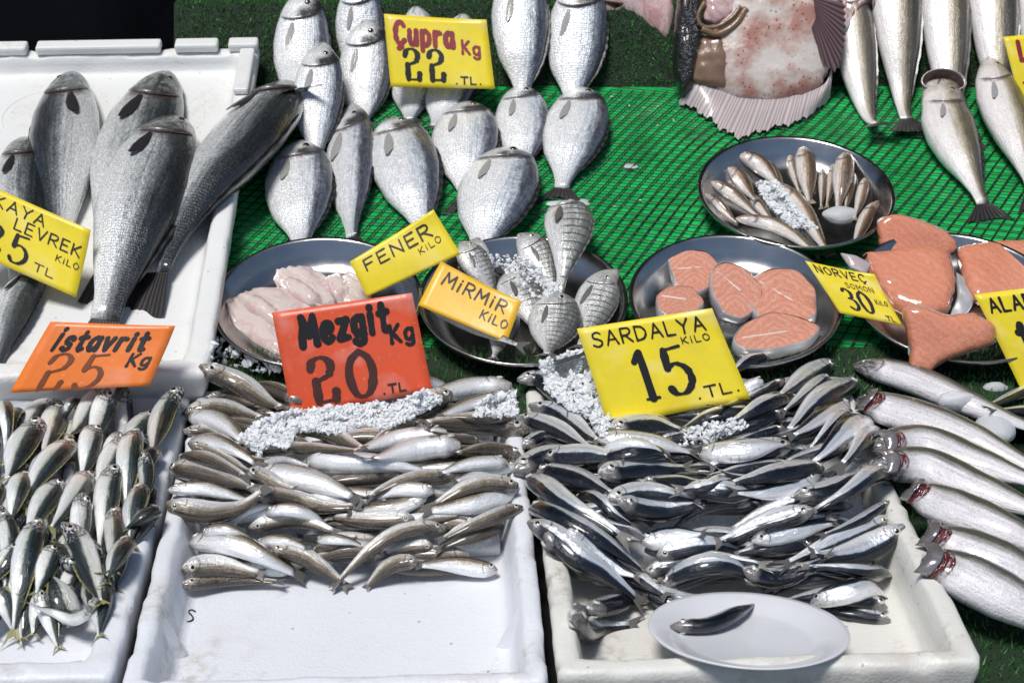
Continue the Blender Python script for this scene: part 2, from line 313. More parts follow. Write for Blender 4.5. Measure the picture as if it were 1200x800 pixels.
gx = 30.0
g = mesh('ground', [(-gx, -gx, -.95), (gx, -gx, -.95), (gx, gx, -.95), (-gx, gx, -.95)], [(0, 1, 2, 3)], M['ground'], smooth=False); tag(g, kind='structure')
ct = empty('stall_counter', (0, 1.9, -.95)); tag(ct, 'dark market counter under the white fish boxes', 'counter')
def abox(name, x0, x1, y0, y1, z0, z1, mat, parent):
    b = np.array(parent['base']) if parent is not None else np.zeros(3)
    V = np.array([(x, y, z) for z in (z0, z1) for (x, y) in ((x0, y0), (x1, y0), (x1, y1), (x0, y1))]) - b
    return mesh(name, V, [(3, 2, 1, 0), (4, 5, 6, 7), (0, 1, 5, 4), (1, 2, 6, 5), (2, 3, 7, 6), (3, 0, 4, 7)], mat, parent, smooth=False)
TZ = -.098
abox('counter_top', -1.3, 1.3, 1.22, 2.06, TZ - .03, TZ, M['counter'], ct)
for x in (-1.2, 1.2):
    for y in (1.3, 1.95): abox('leg', x - .03, x + .03, y - .03, y + .03, -.95, TZ - .03, M['counter'], ct)

MT = R(14); MN = np.array([0, -math.sin(MT), math.cos(MT)]); MP = np.array([0, 2.02, 0.0])       # the sloped display board
MU = np.array([0, math.cos(MT), math.sin(MT)])
MY1 = 2.735
def mz(y): return (y - MP[1]) * math.tan(MT)
def onmat(px, py, off=0.0): return onplane(px, py, MP + MN * off, MN)
GH[:] = TZ
GH[YY > 2.0] = mz(YY[YY > 2.0])
RY0, RY1, RZ1 = MY1 + .004, 2.80, .302
m_ = (YY > RY0) & (YY <= RY1); GH[m_] = mz(MY1) + (RZ1 - mz(MY1)) * (YY[m_] - RY0) / (RY1 - RY0)
GH[YY > RY1] = RZ1
bd = empty('sloped_display', (0, 2.4, -.95)); tag(bd, 'sloped display board covered with a bright green plastic sheet', 'display board')
b_ = np.array(bd['base'])
yb = 2.0
quadslab('board', [np.array(p) - b_ for p in ((-1.3, yb, mz(yb) - .006), (1.3, yb, mz(yb) - .006), (1.3, MY1, mz(MY1) - .006), (-1.3, MY1, mz(MY1) - .006))], .03, M['counter'], bd)
ns, nr = 90, 40      # the sheet: gently wrinkled
V = []; F = []
for j in range(nr + 1):
    for i in range(ns + 1):
        x = -1.3 + 2.6 * i / ns; y = yb + .02 + (MY1 - yb - .02) * j / nr
        V.append((x, y, mz(y) - .003 + .0016 * math.sin(x * 9 + y * 14) * math.sin(y * 21 - x * 5) + .0012 * math.sin(x * 37 + y * 11) * math.sin(y * 53 + x * 13)))
for j in range(nr):
    for i in range(ns):
        a = j * (ns + 1) + i; F.append((a, a + 1, a + ns + 2, a + ns + 1))
mesh('green_sheet', np.array(V) - b_, F, M['mat'], bd)
for x in (-1.2, 1.2): abox('leg', x - .03, x + .03, 2.3, 2.36, -.95, .02, M['counter'], bd)

def make_net():
    V = []; F = []
    def strand(pts, r):
        pts = np.array(pts); t = nrm(np.gradient(pts, axis=0)); s = nrm(np.cross(t, [0, 0, 1])); b = len(V)
        for p, q in zip(pts, s): V.extend([p - q * r, p + np.array([0, 0, r * 1.5]), p + q * r])
        for k in range(len(pts) - 1):
            a = b + 3 * k; F.append((a, a + 3, a + 4, a + 1)); F.append((a + 1, a + 4, a + 5, a + 2))
    def warp(x, y):
        wx = x + .010 * math.sin(y * 7 + x * 2) + .004 * math.sin(x * 11 + y * 3)
        wy = y + .012 * math.sin(x * 4.2 + 1) + .004 * math.sin(x * 13 + y * 9)
        return wx, wy
    y0, y1 = yb + .03, MY1 - .006
    def clip(line, r):
        run = []
        for (x, y) in line:
            wx, wy = warp(x, y)
            if y0 < wy < y1 and -1.0 < wx < 1.0: run.append((wx, wy, mz(wy) + .0012))
            elif len(run) > 2: strand(run, r); run = []
            else: run = []
        if len(run) > 2: strand(run, r)
    for k in range(-75, 130):      # gently falling strands
        y = yb + k * .0160; clip([(x, y - .16 * x) for x in np.linspace(-1.05, 1.05, 100)], .0010)
    for k in range(-110, 110):     # steep strands
        x = k * .0185; clip([(x + .62 * (y - 2.35), y) for y in np.linspace(1.9, 2.8, 46)], .0012)
    o = mesh('net', V, F, M['net']); tag(o, 'dark knotted net stretched over the green sheet', 'net'); return o
make_net()

def blades(name, pts, nrms, L, w, mat, parent=None):
    V = []; F = []
    for p, q in zip(pts, nrms):
        a = rng.uniform(0, 6.28); s = np.array([math.cos(a), math.sin(a), 0]) * w; tip = p + nrm(q + rng.normal(0, .42, 3)) * L * rng.uniform(.6, 1.2)
        b = len(V); V.extend([p - s, p + s, tip]); F.append((b, b + 1, b + 2))
    return mesh(name, V, F, mat, parent, smooth=False)
# turf covered step behind the sloped sheet
stp = empty('turf_step', (0, 2.9, -.95)); tag(stp, 'step covered in dark green artificial turf behind the sloped sheet', 'turf step')
b_ = np.array(stp['base']); XL = onplane(191, 20, (0, RY1, RZ1), (0, 0, 1))[0]
p0z = mz(MY1) - .004
prof = [(RY0, p0z - .05), (RY0, p0z), (RY1, RZ1 - .004), (3.6, RZ1 - .004), (3.6, p0z - .05)]
V = [np.array((x, y, z)) - b_ for x in (XL, 1.3) for (y, z) in prof]
F = [(0, 1, 6, 5), (1, 2, 7, 6), (2, 3, 8, 7), (3, 4, 9, 8), (4, 0, 5, 9), (4, 3, 2, 1, 0), (5, 6, 7, 8, 9)]
mesh('backing', V, F, M['turf_base'], stp, smooth=False)
for x in (XL + .05, 1.2): abox('leg', x - .03, x + .03, 3.0, 3.06, -.95, p0z - .05, M['counter'], stp)
k = 15000; a = rng.uniform(0, 1, k); xs = rng.uniform(XL + .003, 1.0, k); ys = RY0 + (RY1 - RY0) * a; zs = p0z + (RZ1 - .004 - p0z) * a
rn = nrm(np.array([0, -(RZ1 - p0z), RY1 - RY0])); tb = blades('turf_blades', np.stack([xs, ys, zs], 1) - b_, np.tile(rn + np.array([0, 0, -.2]), (k, 1)), .009, .0009, M['turf_blade'], stp); tag(tb, kind='stuff')
k = 14000; xs = rng.uniform(XL + .003, 1.0, k); ys = RY1 + rng.uniform(0, 1, k) ** 1.6 * .62
tb = blades('turf_blades', np.stack([xs, ys, np.full(k, RZ1 - .004)], 1) - b_, np.tile([0, -.1, 1.0], (k, 1)), .010, .0010, M['turf_blade'], stp); tag(tb, kind='stuff')
# turf strip along the foot of the slope
tfs = empty('turf_strip', (0, 2.02, -.05)); tag(tfs, 'dark turf strip in the shade along the foot of the slope', 'turf strip'); b_ = np.array(tfs['base'])
quadslab('backing', [np.array(p) - b_ for p in ((-.42, 1.93, -.02), (1.2, 1.93, -.02), (1.2, 2.075, mz(2.075) + .002), (-.42, 2.075, mz(2.075) + .002))], .006, M['turf_base'], tfs)
k = 9000; xs = rng.uniform(-.4, .9, k); ys = rng.uniform(1.932, 2.075, k); zs = -.02 + (mz(2.075) + .022) * (ys - 1.93) / .145
tb = blades('turf_blades', np.stack([xs, ys, zs], 1) - b_, np.tile([0, -.2, 1.0], (k, 1)), .009, .0009, M['turf_blade'], tfs); tag(tb, kind='stuff')
m_ = (YY > 1.93) & (YY < 2.075); GH[m_] = -.02 + (mz(2.075) + .022) * (YY[m_] - 1.93) / .145
# turf on the counter right of the boxes
tfr = empty('turf_offcut', (.75, 1.7, TZ)); tag(tfr, 'dark turf under the pale fish on the far right', 'turf strip'); b_ = np.array(tfr['base'])
quadslab('backing', [np.array(p) - b_ for p in ((.47, 1.27, -.078), (1.15, 1.27, -.078), (1.15, 1.925, -.05), (.47, 1.925, -.05))], .018, M['turf_base'], tfr)
k = 9000; xs = rng.uniform(.475, 1.0, k); ys = rng.uniform(1.272, 1.92, k); zs = -.078 + .028 * (ys - 1.27) / .655
tb = blades('turf_blades', np.stack([xs, ys, zs], 1) - b_, np.tile([0, -.2, 1.0], (k, 1)), .010, .001, M['turf_blade'], tfr); tag(tb, kind='stuff')
m_ = (XX > .47) & (YY < 1.925); GH[m_] = -.075 + .028 * (YY[m_] - 1.27) / .655
bw = empty('added_backdrop', (0, 3.75, -.95)); tag(bw, 'dark blue sheet added behind the stall as a dark background', 'added_backdrop')  # sheet added for the dark background and to keep sky out of reflections
V = []; F = []
for i in range(61):
    x = -2.5 + 5 * i / 60; y = .03 * math.sin(x * 9) + .015 * math.sin(x * 23 + 1)
    V += [(x, y, 0), (x, y + .03, 2.98)]
for i in range(60): F.append((2 * i, 2 * i + 2, 2 * i + 3, 2 * i + 1))
so = mesh('cloth', V, F, M['backdrop'], bw); sm = so.modifiers.new('thick', 'SOLIDIFY'); sm.thickness = .004

aw = empty('added_awning', (0, 3.2, -.95)); tag(aw, 'canvas roof added overhead out of view to darken reflections', 'added_awning'); b_ = np.array(aw['base'])  # roof added out of view; cuts sky light and darkens steel and fish reflections
V = []; F = []
for i in range(41):
    for j in range(13):
        x = -2.6 + 5.2 * i / 40; y = 2.60 + 1.6 * j / 12; V.append((x, y, 1.90 + .12 * (y - 2.60) - .05 * math.sin(math.pi * ((x + 2.6) % 1.3) / 1.3)))
for i in range(40):
    for j in range(12): q = i * 13 + j; F.append((q, q + 13, q + 14, q + 1))
so = mesh('canopy', np.array(V) - b_, F, M['canvas'], aw); sm = so.modifiers.new('thick', 'SOLIDIFY'); sm.thickness = .004
for x in (-2.5, 2.5):
    for y in (2.7, 4.1): abox('pole', x - .02, x + .02, y - .02, y + .02, -.95, 1.86, M['counter'], aw)

# ------------------------------------------------------------------ polystyrene boxes
def frame_pt(o, e1, e2, n, a, b, c): return o + e1 * a + e2 * b + n * c
def foam_box(name, o, ex, ey, en, w, d, h, wall, floor_h, taper, mat, label, notch=None):
    """o: near-left outer corner at rim height; ex right, ey away, en up; open box"""
    root = empty(name, o - en * h); tag(root, label, 'fish box'); base = np.array(root['base'])
    sh = .010
    def ring(i0, dz):
        return [frame_pt(o, ex, ey, en, a, b, dz) - base for a, b in ((i0, i0), (w - i0, i0), (w - i0, d - i0), (i0, d - i0))]
    ns_ = 44; r_ = np.random.default_rng(int(abs(o[0]) * 1000) + 3); chips = np.zeros(4 * ns_)
    for q in r_.integers(0, 4 * ns_, 40): chips[(q + np.arange(r_.integers(1, 4))) % (4 * ns_)] = r_.uniform(.0015, .0048)
    def fine_ring(i0, dz, amp, rad=.010, chip=0.0):
        cs_ = [(i0, i0), (w - i0, i0), (w - i0, d - i0), (i0, d - i0)]; out = []
        for k in range(4):
            a, b = np.array(cs_[k]), np.array(cs_[(k + 1) % 4]); Lk = np.linalg.norm(b - a)
            for q in range(ns_):
                f = q / ns_; e_ = min(f, 1 - f) * Lk; p = a + (b - a) * f; inw = np.array([(w / 2, d / 2)]) - p; cut = max(0.0, rad - e_) * .42
                m_ = np.array([-(b - a)[1], (b - a)[0]]) / Lk; p = p + m_ * cut; ix = k * ns_ + q
                p3 = frame_pt(o, ex, ey, en, p[0], p[1], dz - chip * chips[ix]); nz_ = float(vnoise(p3[None], 45, 5)[0]) * amp + float(vnoise(p3[None], 160, 9)[0]) * amp * .5
                mm = ex * m_[0] + ey * m_[1]
                out.append(p3 + en * nz_ + mm * (nz_ + chip * chips[ix] * .8) - base)
        return out
    R_ = [(sh, -h, .0004, 0), (sh * .25, -.030, .0006, 0), (0, -.012, .0008, .3), (.0005, -.004, .0008, .8), (.0035, -.0006, .0009, 1), (.008, 0, .0007, .5), (wall - .007, 0, .0007, .4), (wall - .003, -.0008, .0008, .9), (wall, -.0045, .0007, .6), (wall + taper * .45, -floor_h * .45, .0008, 0), (wall + taper * .85, -floor_h + .006, .0008, 0), (wall + taper + .004, -floor_h + .001, .0005, 0), (wall + taper + .010, -floor_h, .0003, 0)]
    V = []; F = []; n4 = 4 * ns_
    for (i0, dz, amp, chp) in R_: V += fine_ring(i0, dz, amp, .012, chp)
    F.append(tuple(range(n4 - 1, -1, -1)))
    for r in range(len(R_) - 1):
        for k in range(n4): F.append((r * n4 + k, r * n4 + (k + 1) % n4, (r + 1) * n4 + (k + 1) % n4, (r + 1) * n4 + k))
    F.append(tuple((len(R_) - 1) * n4 + k for k in range(n4)))
    b = mesh('box_shell', V, F, mat, root)
    op = [frame_pt(o, ex, ey, en, a, c, 0) for a, c in ((0, 0), (w, 0), (w, d), (0, d))]
    ip = [frame_pt(o, ex, ey, en, a, c, 0) for a, c in ((wall, wall), (w - wall, wall), (w - wall, d - wall), (wall, d - wall))]
    i2 = wall + taper * .6
    fp = [frame_pt(o, ex, ey, en, a, c, 0) for a, c in ((i2, i2), (w - i2, i2), (w - i2, d - i2), (i2, d - i2))]
    mo = inpoly(XX, YY, op); mi = inpoly(XX, YY, fp)
    pz = o[2] - (en[0] * (XX - o[0]) + en[1] * (YY - o[1])) / en[2]
    GH[mo] = pz[mo]; GH[mi] = (pz - floor_h / en[2])[mi]
    return root, base
UPV = np.array([0, 0, 1.0])
YW = R(2.6); EX = np.array([math.cos(YW), math.sin(YW), 0]); EY = np.array([-math.sin(YW), math.cos(YW), 0])
BH, FH = .095, .055
o1 = atz(138, 812, 0.0); mez_box = foam_box('fish_box', o1, EX, EY, UPV, .418, .64, BH, .021, FH, .013, M['foam'], 'clean white polystyrene box of whiting, half its floor empty')
o2 = o1 + EX * .427 + EY * .012; sar_box = foam_box('fish_box', o2, EX, EY, UPV, .425, .62, BH, .024, FH, .010, M['foam_old'], 'grubby white polystyrene box of sardines holding a white plate')
o3 = o1 - EX * .497 + EY * .028; ist_box = foam_box('fish_box', o3, EX, EY, UPV, .488, .62, BH, .030, .045, .012, M['foam'], 'white polystyrene box of horse mackerel at the lower left')
A_, B_ = (lambda X, Y: ((X - o1[0]) * EX[0] + (Y - o1[1]) * EX[1], (X - o1[0]) * EY[0] + (Y - o1[1]) * EY[1]))(XX, YY)
for a0, a1 in ((-.012, .003), (.415, .430)):
    m_ = (A_ > a0) & (A_ < a1) & (B_ > 0) & (B_ < .64); GH[m_] = 0.0
# small ribs moulded on the inside of the whiting box
for (px, py, sgn) in ((186, 722, 1), (592, 725, -1)):
    root, base = mez_box
    xx = (.021 + .002) if sgn > 0 else .418 - .023
    yy = .135
    P = [frame_pt(o1, EX, EY, UPV, xx + sgn * dx, yy + dy, dz) - base for dx, dy, dz in
         ((0, -.012, -.012), (0, .012, -.012), (.024, 0, -.0545), (.006, -.014, -.0545), (.006, .014, -.0545))]
    mesh('wall_rib', P, [(0, 2, 3), (1, 4, 2), (0, 1, 2), (0, 3, 4, 1), (3, 2, 4)], M['foam'], root, smooth=False)

# the big tilted crate on the left, on the slope
CO = .062
nr_ = onmat(243, 436, CO); fr_ = onmat(304, 52, CO)
cy = nrm(fr_ - nr_); cx = nrm(np.cross(cy, MN)); CD = np.linalg.norm(fr_ - nr_); CW = .62
o4 = nr_ - cx * CW
crate, cbase = foam_box('fish_crate', o4, cx, cy, MN, CW, CD, CO - .002, .030, .030, .006, M['foam_cream'], 'large cream polystyrene crate of grey fish on the left of the slope')
crate['category'] = 'fish box'
def cpt(a, b, c): return frame_pt(o4, cx, cy, MN, a, b, c) - cbase
# raised lip with notches on the far wall
segs = [(.0, .245), (.26, .262 + .20), (.485, .555), (.572, CW)]
for (a0, a1) in segs:
    P = [cpt(a, b, c) for c in (0.001, .016) for a, b in ((a0, CD - .028), (a1, CD - .028), (a1, CD - .002), (a0, CD - .002))]
    q = mesh('rim_lip', P, [(3, 2, 1, 0), (4, 5, 6, 7), (0, 1, 5, 4), (1, 2, 6, 5), (2, 3, 7, 6), (3, 0, 4, 7)], M['foam_cream'], crate, smooth=False); bevel(q, .004)
P = [cpt(a, b, c) for c in (0.001, .012) for a, b in ((CW - .028, CD - .16), (CW - .004, CD - .16), (CW - .004, CD - .03), (CW - .028, CD - .03))]
q = mesh('rim_lip', P, [(3, 2, 1, 0), (4, 5, 6, 7), (0, 1, 5, 4), (1, 2, 6, 5), (2, 3, 7, 6), (3, 0, 4, 7)], M['foam_cream'], crate, smooth=False); bevel(q, .004)
def ringtube(c, e1, e2, n, rad, r, seg=40, k=6):
    V = []; F = []
    for i in range(seg):
        a = 2 * math.pi * i / seg; d = e1 * math.cos(a) + e2 * math.sin(a)
        for j in range(k):
            b = 2 * math.pi * j / k; V.append(c + d * (rad + r * math.cos(b)) + n * r * math.sin(b))
    for i in range(seg):
        for j in range(k):
            F.append((i * k + j, ((i + 1) % seg) * k + j, ((i + 1) % seg) * k + (j + 1) % k, i * k + (j + 1) % k))
    return V, F
for (a, b, rad) in ((.53, CD - .13, .012), (.30, CD - .16, .075), (.12, CD - .16, .075), (.47, CD - .17, .075)):
    V, F = ringtube(cpt(a, b, -.0305), cx, cy, MN, rad, .0016); mesh('moulded_ring', V, F, M['foam_cream'], crate)

# ------------------------------------------------------------------ steel dishes
def lathe(prof, seg=72):
    V = []; F = []; n = len(prof)
    for i in range(seg):
        a = 2 * math.pi * i / seg; c, s = math.cos(a), math.sin(a)
        for r, z in prof: V.append((r * c, r * s, z))
    for i in range(seg):
        j = (i + 1) % seg
        for k in range(n - 1): F.append((i * n + k, j * n + k, j * n + k + 1, i * n + k + 1))
    return V, F
def frame_to(n):
    n = nrm(n); e1 = nrm(np.cross([0, 1, 0], n)); e2 = np.cross(n, e1); return e1, e2, n
DISH = {}
def dish(key, cx_, cy_, rx, label):
    hgt = .042
    C = onmat(cx_, cy_, hgt); zc = (C - CAM)[1] * CT - (C - CAM)[2] * ST; Rr = rx * zc / FPX
    base = C - MN * (hgt - .001); e1, e2, n_ = frame_to(MN)
    prof = [(0, .0025), (Rr * .70, .0025), (Rr * .80, .006), (Rr * .90, .020), (Rr * .955, hgt - .003), (Rr * .99, hgt), (Rr, hgt - .0015), (Rr * .995, hgt - .005), (Rr * .965, hgt - .006), (Rr * .915, .020), (Rr * .815, .004), (Rr * .71, 0), (0, 0)]
    V, F = lathe(prof); V = np.array(V); V = V[:, :1] * e1 + V[:, 1:2] * e2 + V[:, 2:] * n_
    root = empty('steel_dish', base); tag(root, label, 'dish', 'round steel dishes on the slope')
    mesh('bowl', V, F, M['steel'], root)
    X = XX - base[0]; Y = YY - base[1]; Yp = Y / math.cos(MT); rr = np.sqrt(X ** 2 + Yp ** 2) / Rr
    m = rr < 1.0; lz = np.interp(rr, [0, .70, .80, .90, .955, 1], [.003, .003, .006, .02, hgt - .003, hgt - .002])
    GH[m] = (base[2] + Y * math.tan(MT) + lz / math.cos(MT))[m]
    DISH[key] = (C, Rr); return root
dish('monk', 372, 350, 123, 'steel dish of pale skinless fillets behind the red sign')
dish('mirmir', 613, 348, 123, 'steel dish of striped bream behind the amber sign')
dish('steak', 862, 348, 125, 'steel dish of round salmon steaks')
dish('small', 933, 222, 115, 'steel dish of small brown fish, farthest up the slope')
dish('salmon', 1122, 345, 124, 'steel dish of folded salmon fillets at the right edge')

# ice mounds the heaps rest on (hidden under the fish)
def mound(name, poly, zfun, label):
    m = inpoly(XX, YY, poly); GH[m] = np.maximum(GH[m], zfun(XX, YY)[m])
def local(o, X, Y): return (X - o[0]) * EX[0] + (Y - o[1]) * EX[1], (X - o[0]) * EY[0] + (Y - o[1]) * EY[1]
def heap_mesh(name, o, a0, a1, b0, b1, zf, label):
    na, nb = 40, 44; V = []; F = []
    for i in range(na + 1):
        for j in range(nb + 1):
            a = a0 + (a1 - a0) * i / na; b = b0 + (b1 - b0) * j / nb; p = o + EX * a + EY * b
            z = max(-.052, zf(a, b) - .020); V.append((p[0], p[1], z + .003 * math.sin(a * 190) * math.sin(b * 170)))
    for i in range(na):
        for j in range(nb):
            q = i * (nb + 1) + j; F.append((q, q + nb + 1, q + nb + 2, q + 1))
    n0 = len(V); rim = [i * (nb + 1) for i in range(na + 1)] + [na * (nb + 1) + j for j in range(1, nb + 1)] + [i * (nb + 1) + nb for i in range(na - 1, -1, -1)] + list(range(nb - 1, 0, -1))
    for r in rim: V.append((V[r][0], V[r][1], -.054))
    for i in range(len(rim)): k = (i + 1) % len(rim); F.append((rim[i], n0 + i, n0 + k, rim[k]))
    F.append(tuple(n0 + i for i in range(len(rim) - 1, -1, -1)))
    h = mesh(name, V, F, M['ice']); tag(h, label, 'ice', kind='stuff')
    A, B = local(o, XX, YY); m = (A > a0) & (A < a1) & (B > b0 - .09) & (B < b1)
    zv = np.vectorize(zf); GH[m] = np.maximum(GH[m], zv(A[m], B[m]))
def ss(a, b, x): return float(sstep(a, b, x))
heap_mesh('ice_bed', o1, .036, .382, .31, .60, lambda a, b: -.053 + .058 * ss(.235, .37, b) * (.8 + .2 * ss(.0, .10, a) * ss(.42, .32, a)), 'bed of ice hidden under the whiting')
heap_mesh('ice_bed', o2, .040, .385, .26, .585, lambda a, b: -.053 + .060 * ss(.16, .33, b) * (.8 + .2 * ss(.0, .10, a) * ss(.42, .32, a)), 'bed of ice hidden under the sardines')
heap_mesh('ice_bed', o3, .045, .43, .20, .56, lambda a, b: -.044 + .044 * ss(.06, .26, b) * ss(.445, .38, a), 'bed of ice hidden under the horse mackerel')
B0 = GH.copy()
def bn(x, y, s=.03):
    dx = (gB(x + s, y) - gB(x - s, y)) / (2 * s); dy = (gB(x, y + s) - gB(x, y - s)) / (2 * s)
    return nrm(np.stack([-dx, -dy, np.ones_like(dx)], -1))
def gB(x, y):
    i, j = gi(x, y); return B0[i, j]

def blur(A, k):
    for _ in range(2):
        for ax in (0, 1):
            c = np.cumsum(np.pad(A, [(k + 1, k) if a == ax else (0, 0) for a in (0, 1)], 'edge'), axis=ax)
            n = A.shape[ax]; A = (np.take(c, range(2 * k + 1, 2 * k + 1 + n), ax) - np.take(c, range(n), ax)) / (2 * k + 1)
    return A
REF = blur(B0, 7)
def hit_ref(px, py, lift):
    d = ray(px, py); P = CAM + TT[:, None] * d; i, j = gi(P[:, 0], P[:, 1])
    b = np.nonzero(P[:, 2] <= REF[i, j] + lift)[0]; return P[b[0]] if len(b) else P[-1]

# ------------------------------------------------------------------ fish
def P_(us, ds): return (np.array(us), np.array(ds))
SP = {
 'mezgit': dict(mat='mezgit', fin='fin_grey', tr=.74, bf=.88, d=P_([0, .03, .08, .16, .3, .45, .6, .75, .9, 1], [.20, .46, .68, .88, 1, 1, .92, .74, .50, .36]), v=P_([0, .03, .08, .16, .3, .45, .6, .75, .9, 1], [.18, .40, .66, .94, 1.05, 1, .84, .62, .44, .36]), eye=(.10, .66, .30), eyem='eye_ring', N=30, Mm=16, tail=.62, fork=.25, dors=.10),
 'sardine': dict(mat='sardine', fin='fin_grey', tr=.66, bf=.86, d=P_([0, .04, .1, .18, .32, .46, .62, .8, .92, 1], [.18, .46, .68, .88, 1, 1, .90, .62, .38, .28]), v=P_([0, .04, .1, .18, .32, .46, .62, .8, .92, 1], [.16, .44, .70, .92, 1.06, 1.04, .88, .56, .34, .28]), eye=(.10, .60, .31), eyem='eye_ring', N=30, Mm=16, tail=.75, fork=.5, dors=.16),
 'istavrit': dict(mat='istavrit', fin='fin_olive', tr=.62, bf=.86, d=P_([0, .03, .08, .16, .3, .45, .62, .8, .93, 1], [.18, .44, .68, .88, 1, 1, .84, .50, .26, .18]), v=P_([0, .03, .08, .16, .3, .45, .62, .8, .93, 1], [.16, .42, .70, .92, 1.04, 1, .82, .46, .24, .18]), eye=(.11, .60, .34), eyem='eye_ring', N=30, Mm=16, tail=.85, fork=.6, dors=.10),
 'bream': dict(mat='bream', fin='fin_dark', tr=.48, bf=.86, d=P_([0, .03, .08, .15, .25, .38, .52, .7, .85, .94, 1], [.16, .36, .60, .82, .96, 1.02, .98, .76, .42, .26, .22]), v=P_([0, .03, .08, .15, .25, .38, .52, .7, .85, .94, 1], [.14, .32, .50, .70, .90, 1.02, 1.0, .80, .42, .26, .22]), eye=(.125, .68, .125), eyem='eye_dark_ring', N=46, Mm=26, tail=.82, fork=.5, dors=.09, pect=.20),
 'striped': dict(mat='striped', fin='fin_grey', tr=.50, bf=.86, d=P_([0, .04, .1, .18, .28, .4, .55, .72, .87, 1], [.10, .36, .64, .88, 1, 1, .84, .5, .22, .16]), v=P_([0, .04, .1, .18, .28, .4, .55, .72, .87, 1], [.12, .34, .58, .82, .98, 1, .84, .5, .22, .16]), eye=(.14, .66, .14), eyem='eye_ring', N=38, Mm=20, tail=.6, fork=.45, dors=.08, pect=.22),
 'grouper': dict(mat='grouper', fin='fin_dark', tr=.62, bf=.88, d=P_([0, .04, .1, .2, .32, .46, .62, .8, .92, 1], [.12, .34, .56, .80, .97, 1, .88, .58, .36, .32]), v=P_([0, .04, .1, .2, .32, .46, .62, .8, .92, 1], [.14, .36, .54, .76, .94, 1, .92, .60, .36, .32]), eye=(.11, .68, .11), eyem='eye_dark_ring', N=52, Mm=30, tail=.6, fork=.1, dors=.10, pect=.16),
 'bass': dict(mat='bass', fin='fin_dark', tr=.66, bf=.87, d=P_([0, .04, .1, .2, .32, .46, .62, .8, .92, 1], [.12, .36, .58, .84, 1, .98, .82, .46, .26, .25]), v=P_([0, .04, .1, .2, .32, .46, .62, .8, .92, 1], [.14, .40, .62, .90, 1.04, 1, .80, .44, .26, .25]), eye=(.11, .66, .12), eyem='eye_dark_ring', N=46, Mm=26, tail=.95, fork=.22, dors=.09, pect=.13),
 'trout': dict(mat='trout', fin='fin_grey', tr=.66, bf=.9, d=P_([0, .03, .08, .16, .3, .5, .7, .88, 1], [.14, .42, .66, .88, 1, 1, .8, .46, .34]), v=P_([0, .03, .08, .16, .3, .5, .7, .88, 1], [.12, .40, .66, .90, 1.02, 1, .78, .44, .34]), eye=(.06, .64, .12), eyem='eye_ring', N=44, Mm=24, tail=.5, fork=.2, dors=.05),
 'mullet': dict(mat='mullet', fin='fin_tan', tr=.72, bf=.88, d=P_([0, .03, .08, .18, .32, .5, .7, .88, 1], [.14, .42, .66, .92, 1, .92, .66, .36, .26]), v=P_([0, .03, .08, .18, .32, .5, .7, .88, 1], [.12, .34, .58, .86, 1, .92, .64, .36, .26]), eye=(.09, .66, .16), eyem='eye_ring', N=26, Mm=14, tail=.6, fork=.3, dors=.08),
}
FACES = {}
def loft_faces(N, Mm):
    if (N, Mm) not in FACES:
        F = []
        for i in range(N - 1):
            for j in range(Mm): F.append((i * Mm + j, i * Mm + (j + 1) % Mm, (i + 1) * Mm + (j + 1) % Mm, (i + 1) * Mm + j))
        F.append(tuple(range(Mm - 1, -1, -1))); F.append(tuple((N - 1) * Mm + j for j in range(Mm)))
        FACES[(N, Mm)] = F
    return FACES[(N, Mm)]
def smooth_interp(u, pr):
    uu = np.linspace(-.1, 1.1, 241); y = np.interp(uu, pr[0], pr[1]); k = np.hanning(13); k /= k.sum()
    y2 = np.convolve(np.pad(y, 6, 'edge'), k, 'valid'); y2 = np.where(uu < .06, y * (1 - sstep(0, .06, uu)) + y2 * sstep(0, .06, uu), y2)
    return np.interp(u, uu, y2)
def catmull(P, n):
    P = np.asarray(P, float)
    if len(P) == 2: P = np.array([P[0], (P[0] + P[1]) / 2, P[1]])
    Q = np.vstack([2 * P[0] - P[1], P, 2 * P[-1] - P[-2]]); out = []
    for i in range(1, len(Q) - 2):
        t = np.linspace(0, 1, 24, endpoint=False)[:, None]; a, b, c, d = Q[i - 1], Q[i], Q[i + 1], Q[i + 2]
        out.append(.5 * (2 * b + (c - a) * t + (2 * a - 5 * b + 4 * c - d) * t ** 2 + (3 * b - a - 3 * c + d) * t ** 3))
    out = np.vstack(out + [Q[-2][None]]); s = np.r_[0, np.cumsum(np.linalg.norm(np.diff(out, axis=0), axis=1))]
    q = np.linspace(0, s[-1], n); return np.stack([np.interp(q, s, out[:, k]) for k in range(out.shape[1])], 1), s[-1]
DIRS = {'u': (0, -1), 'd': (0, 1), 'l': (-1, 0), 'r': (1, 0)}
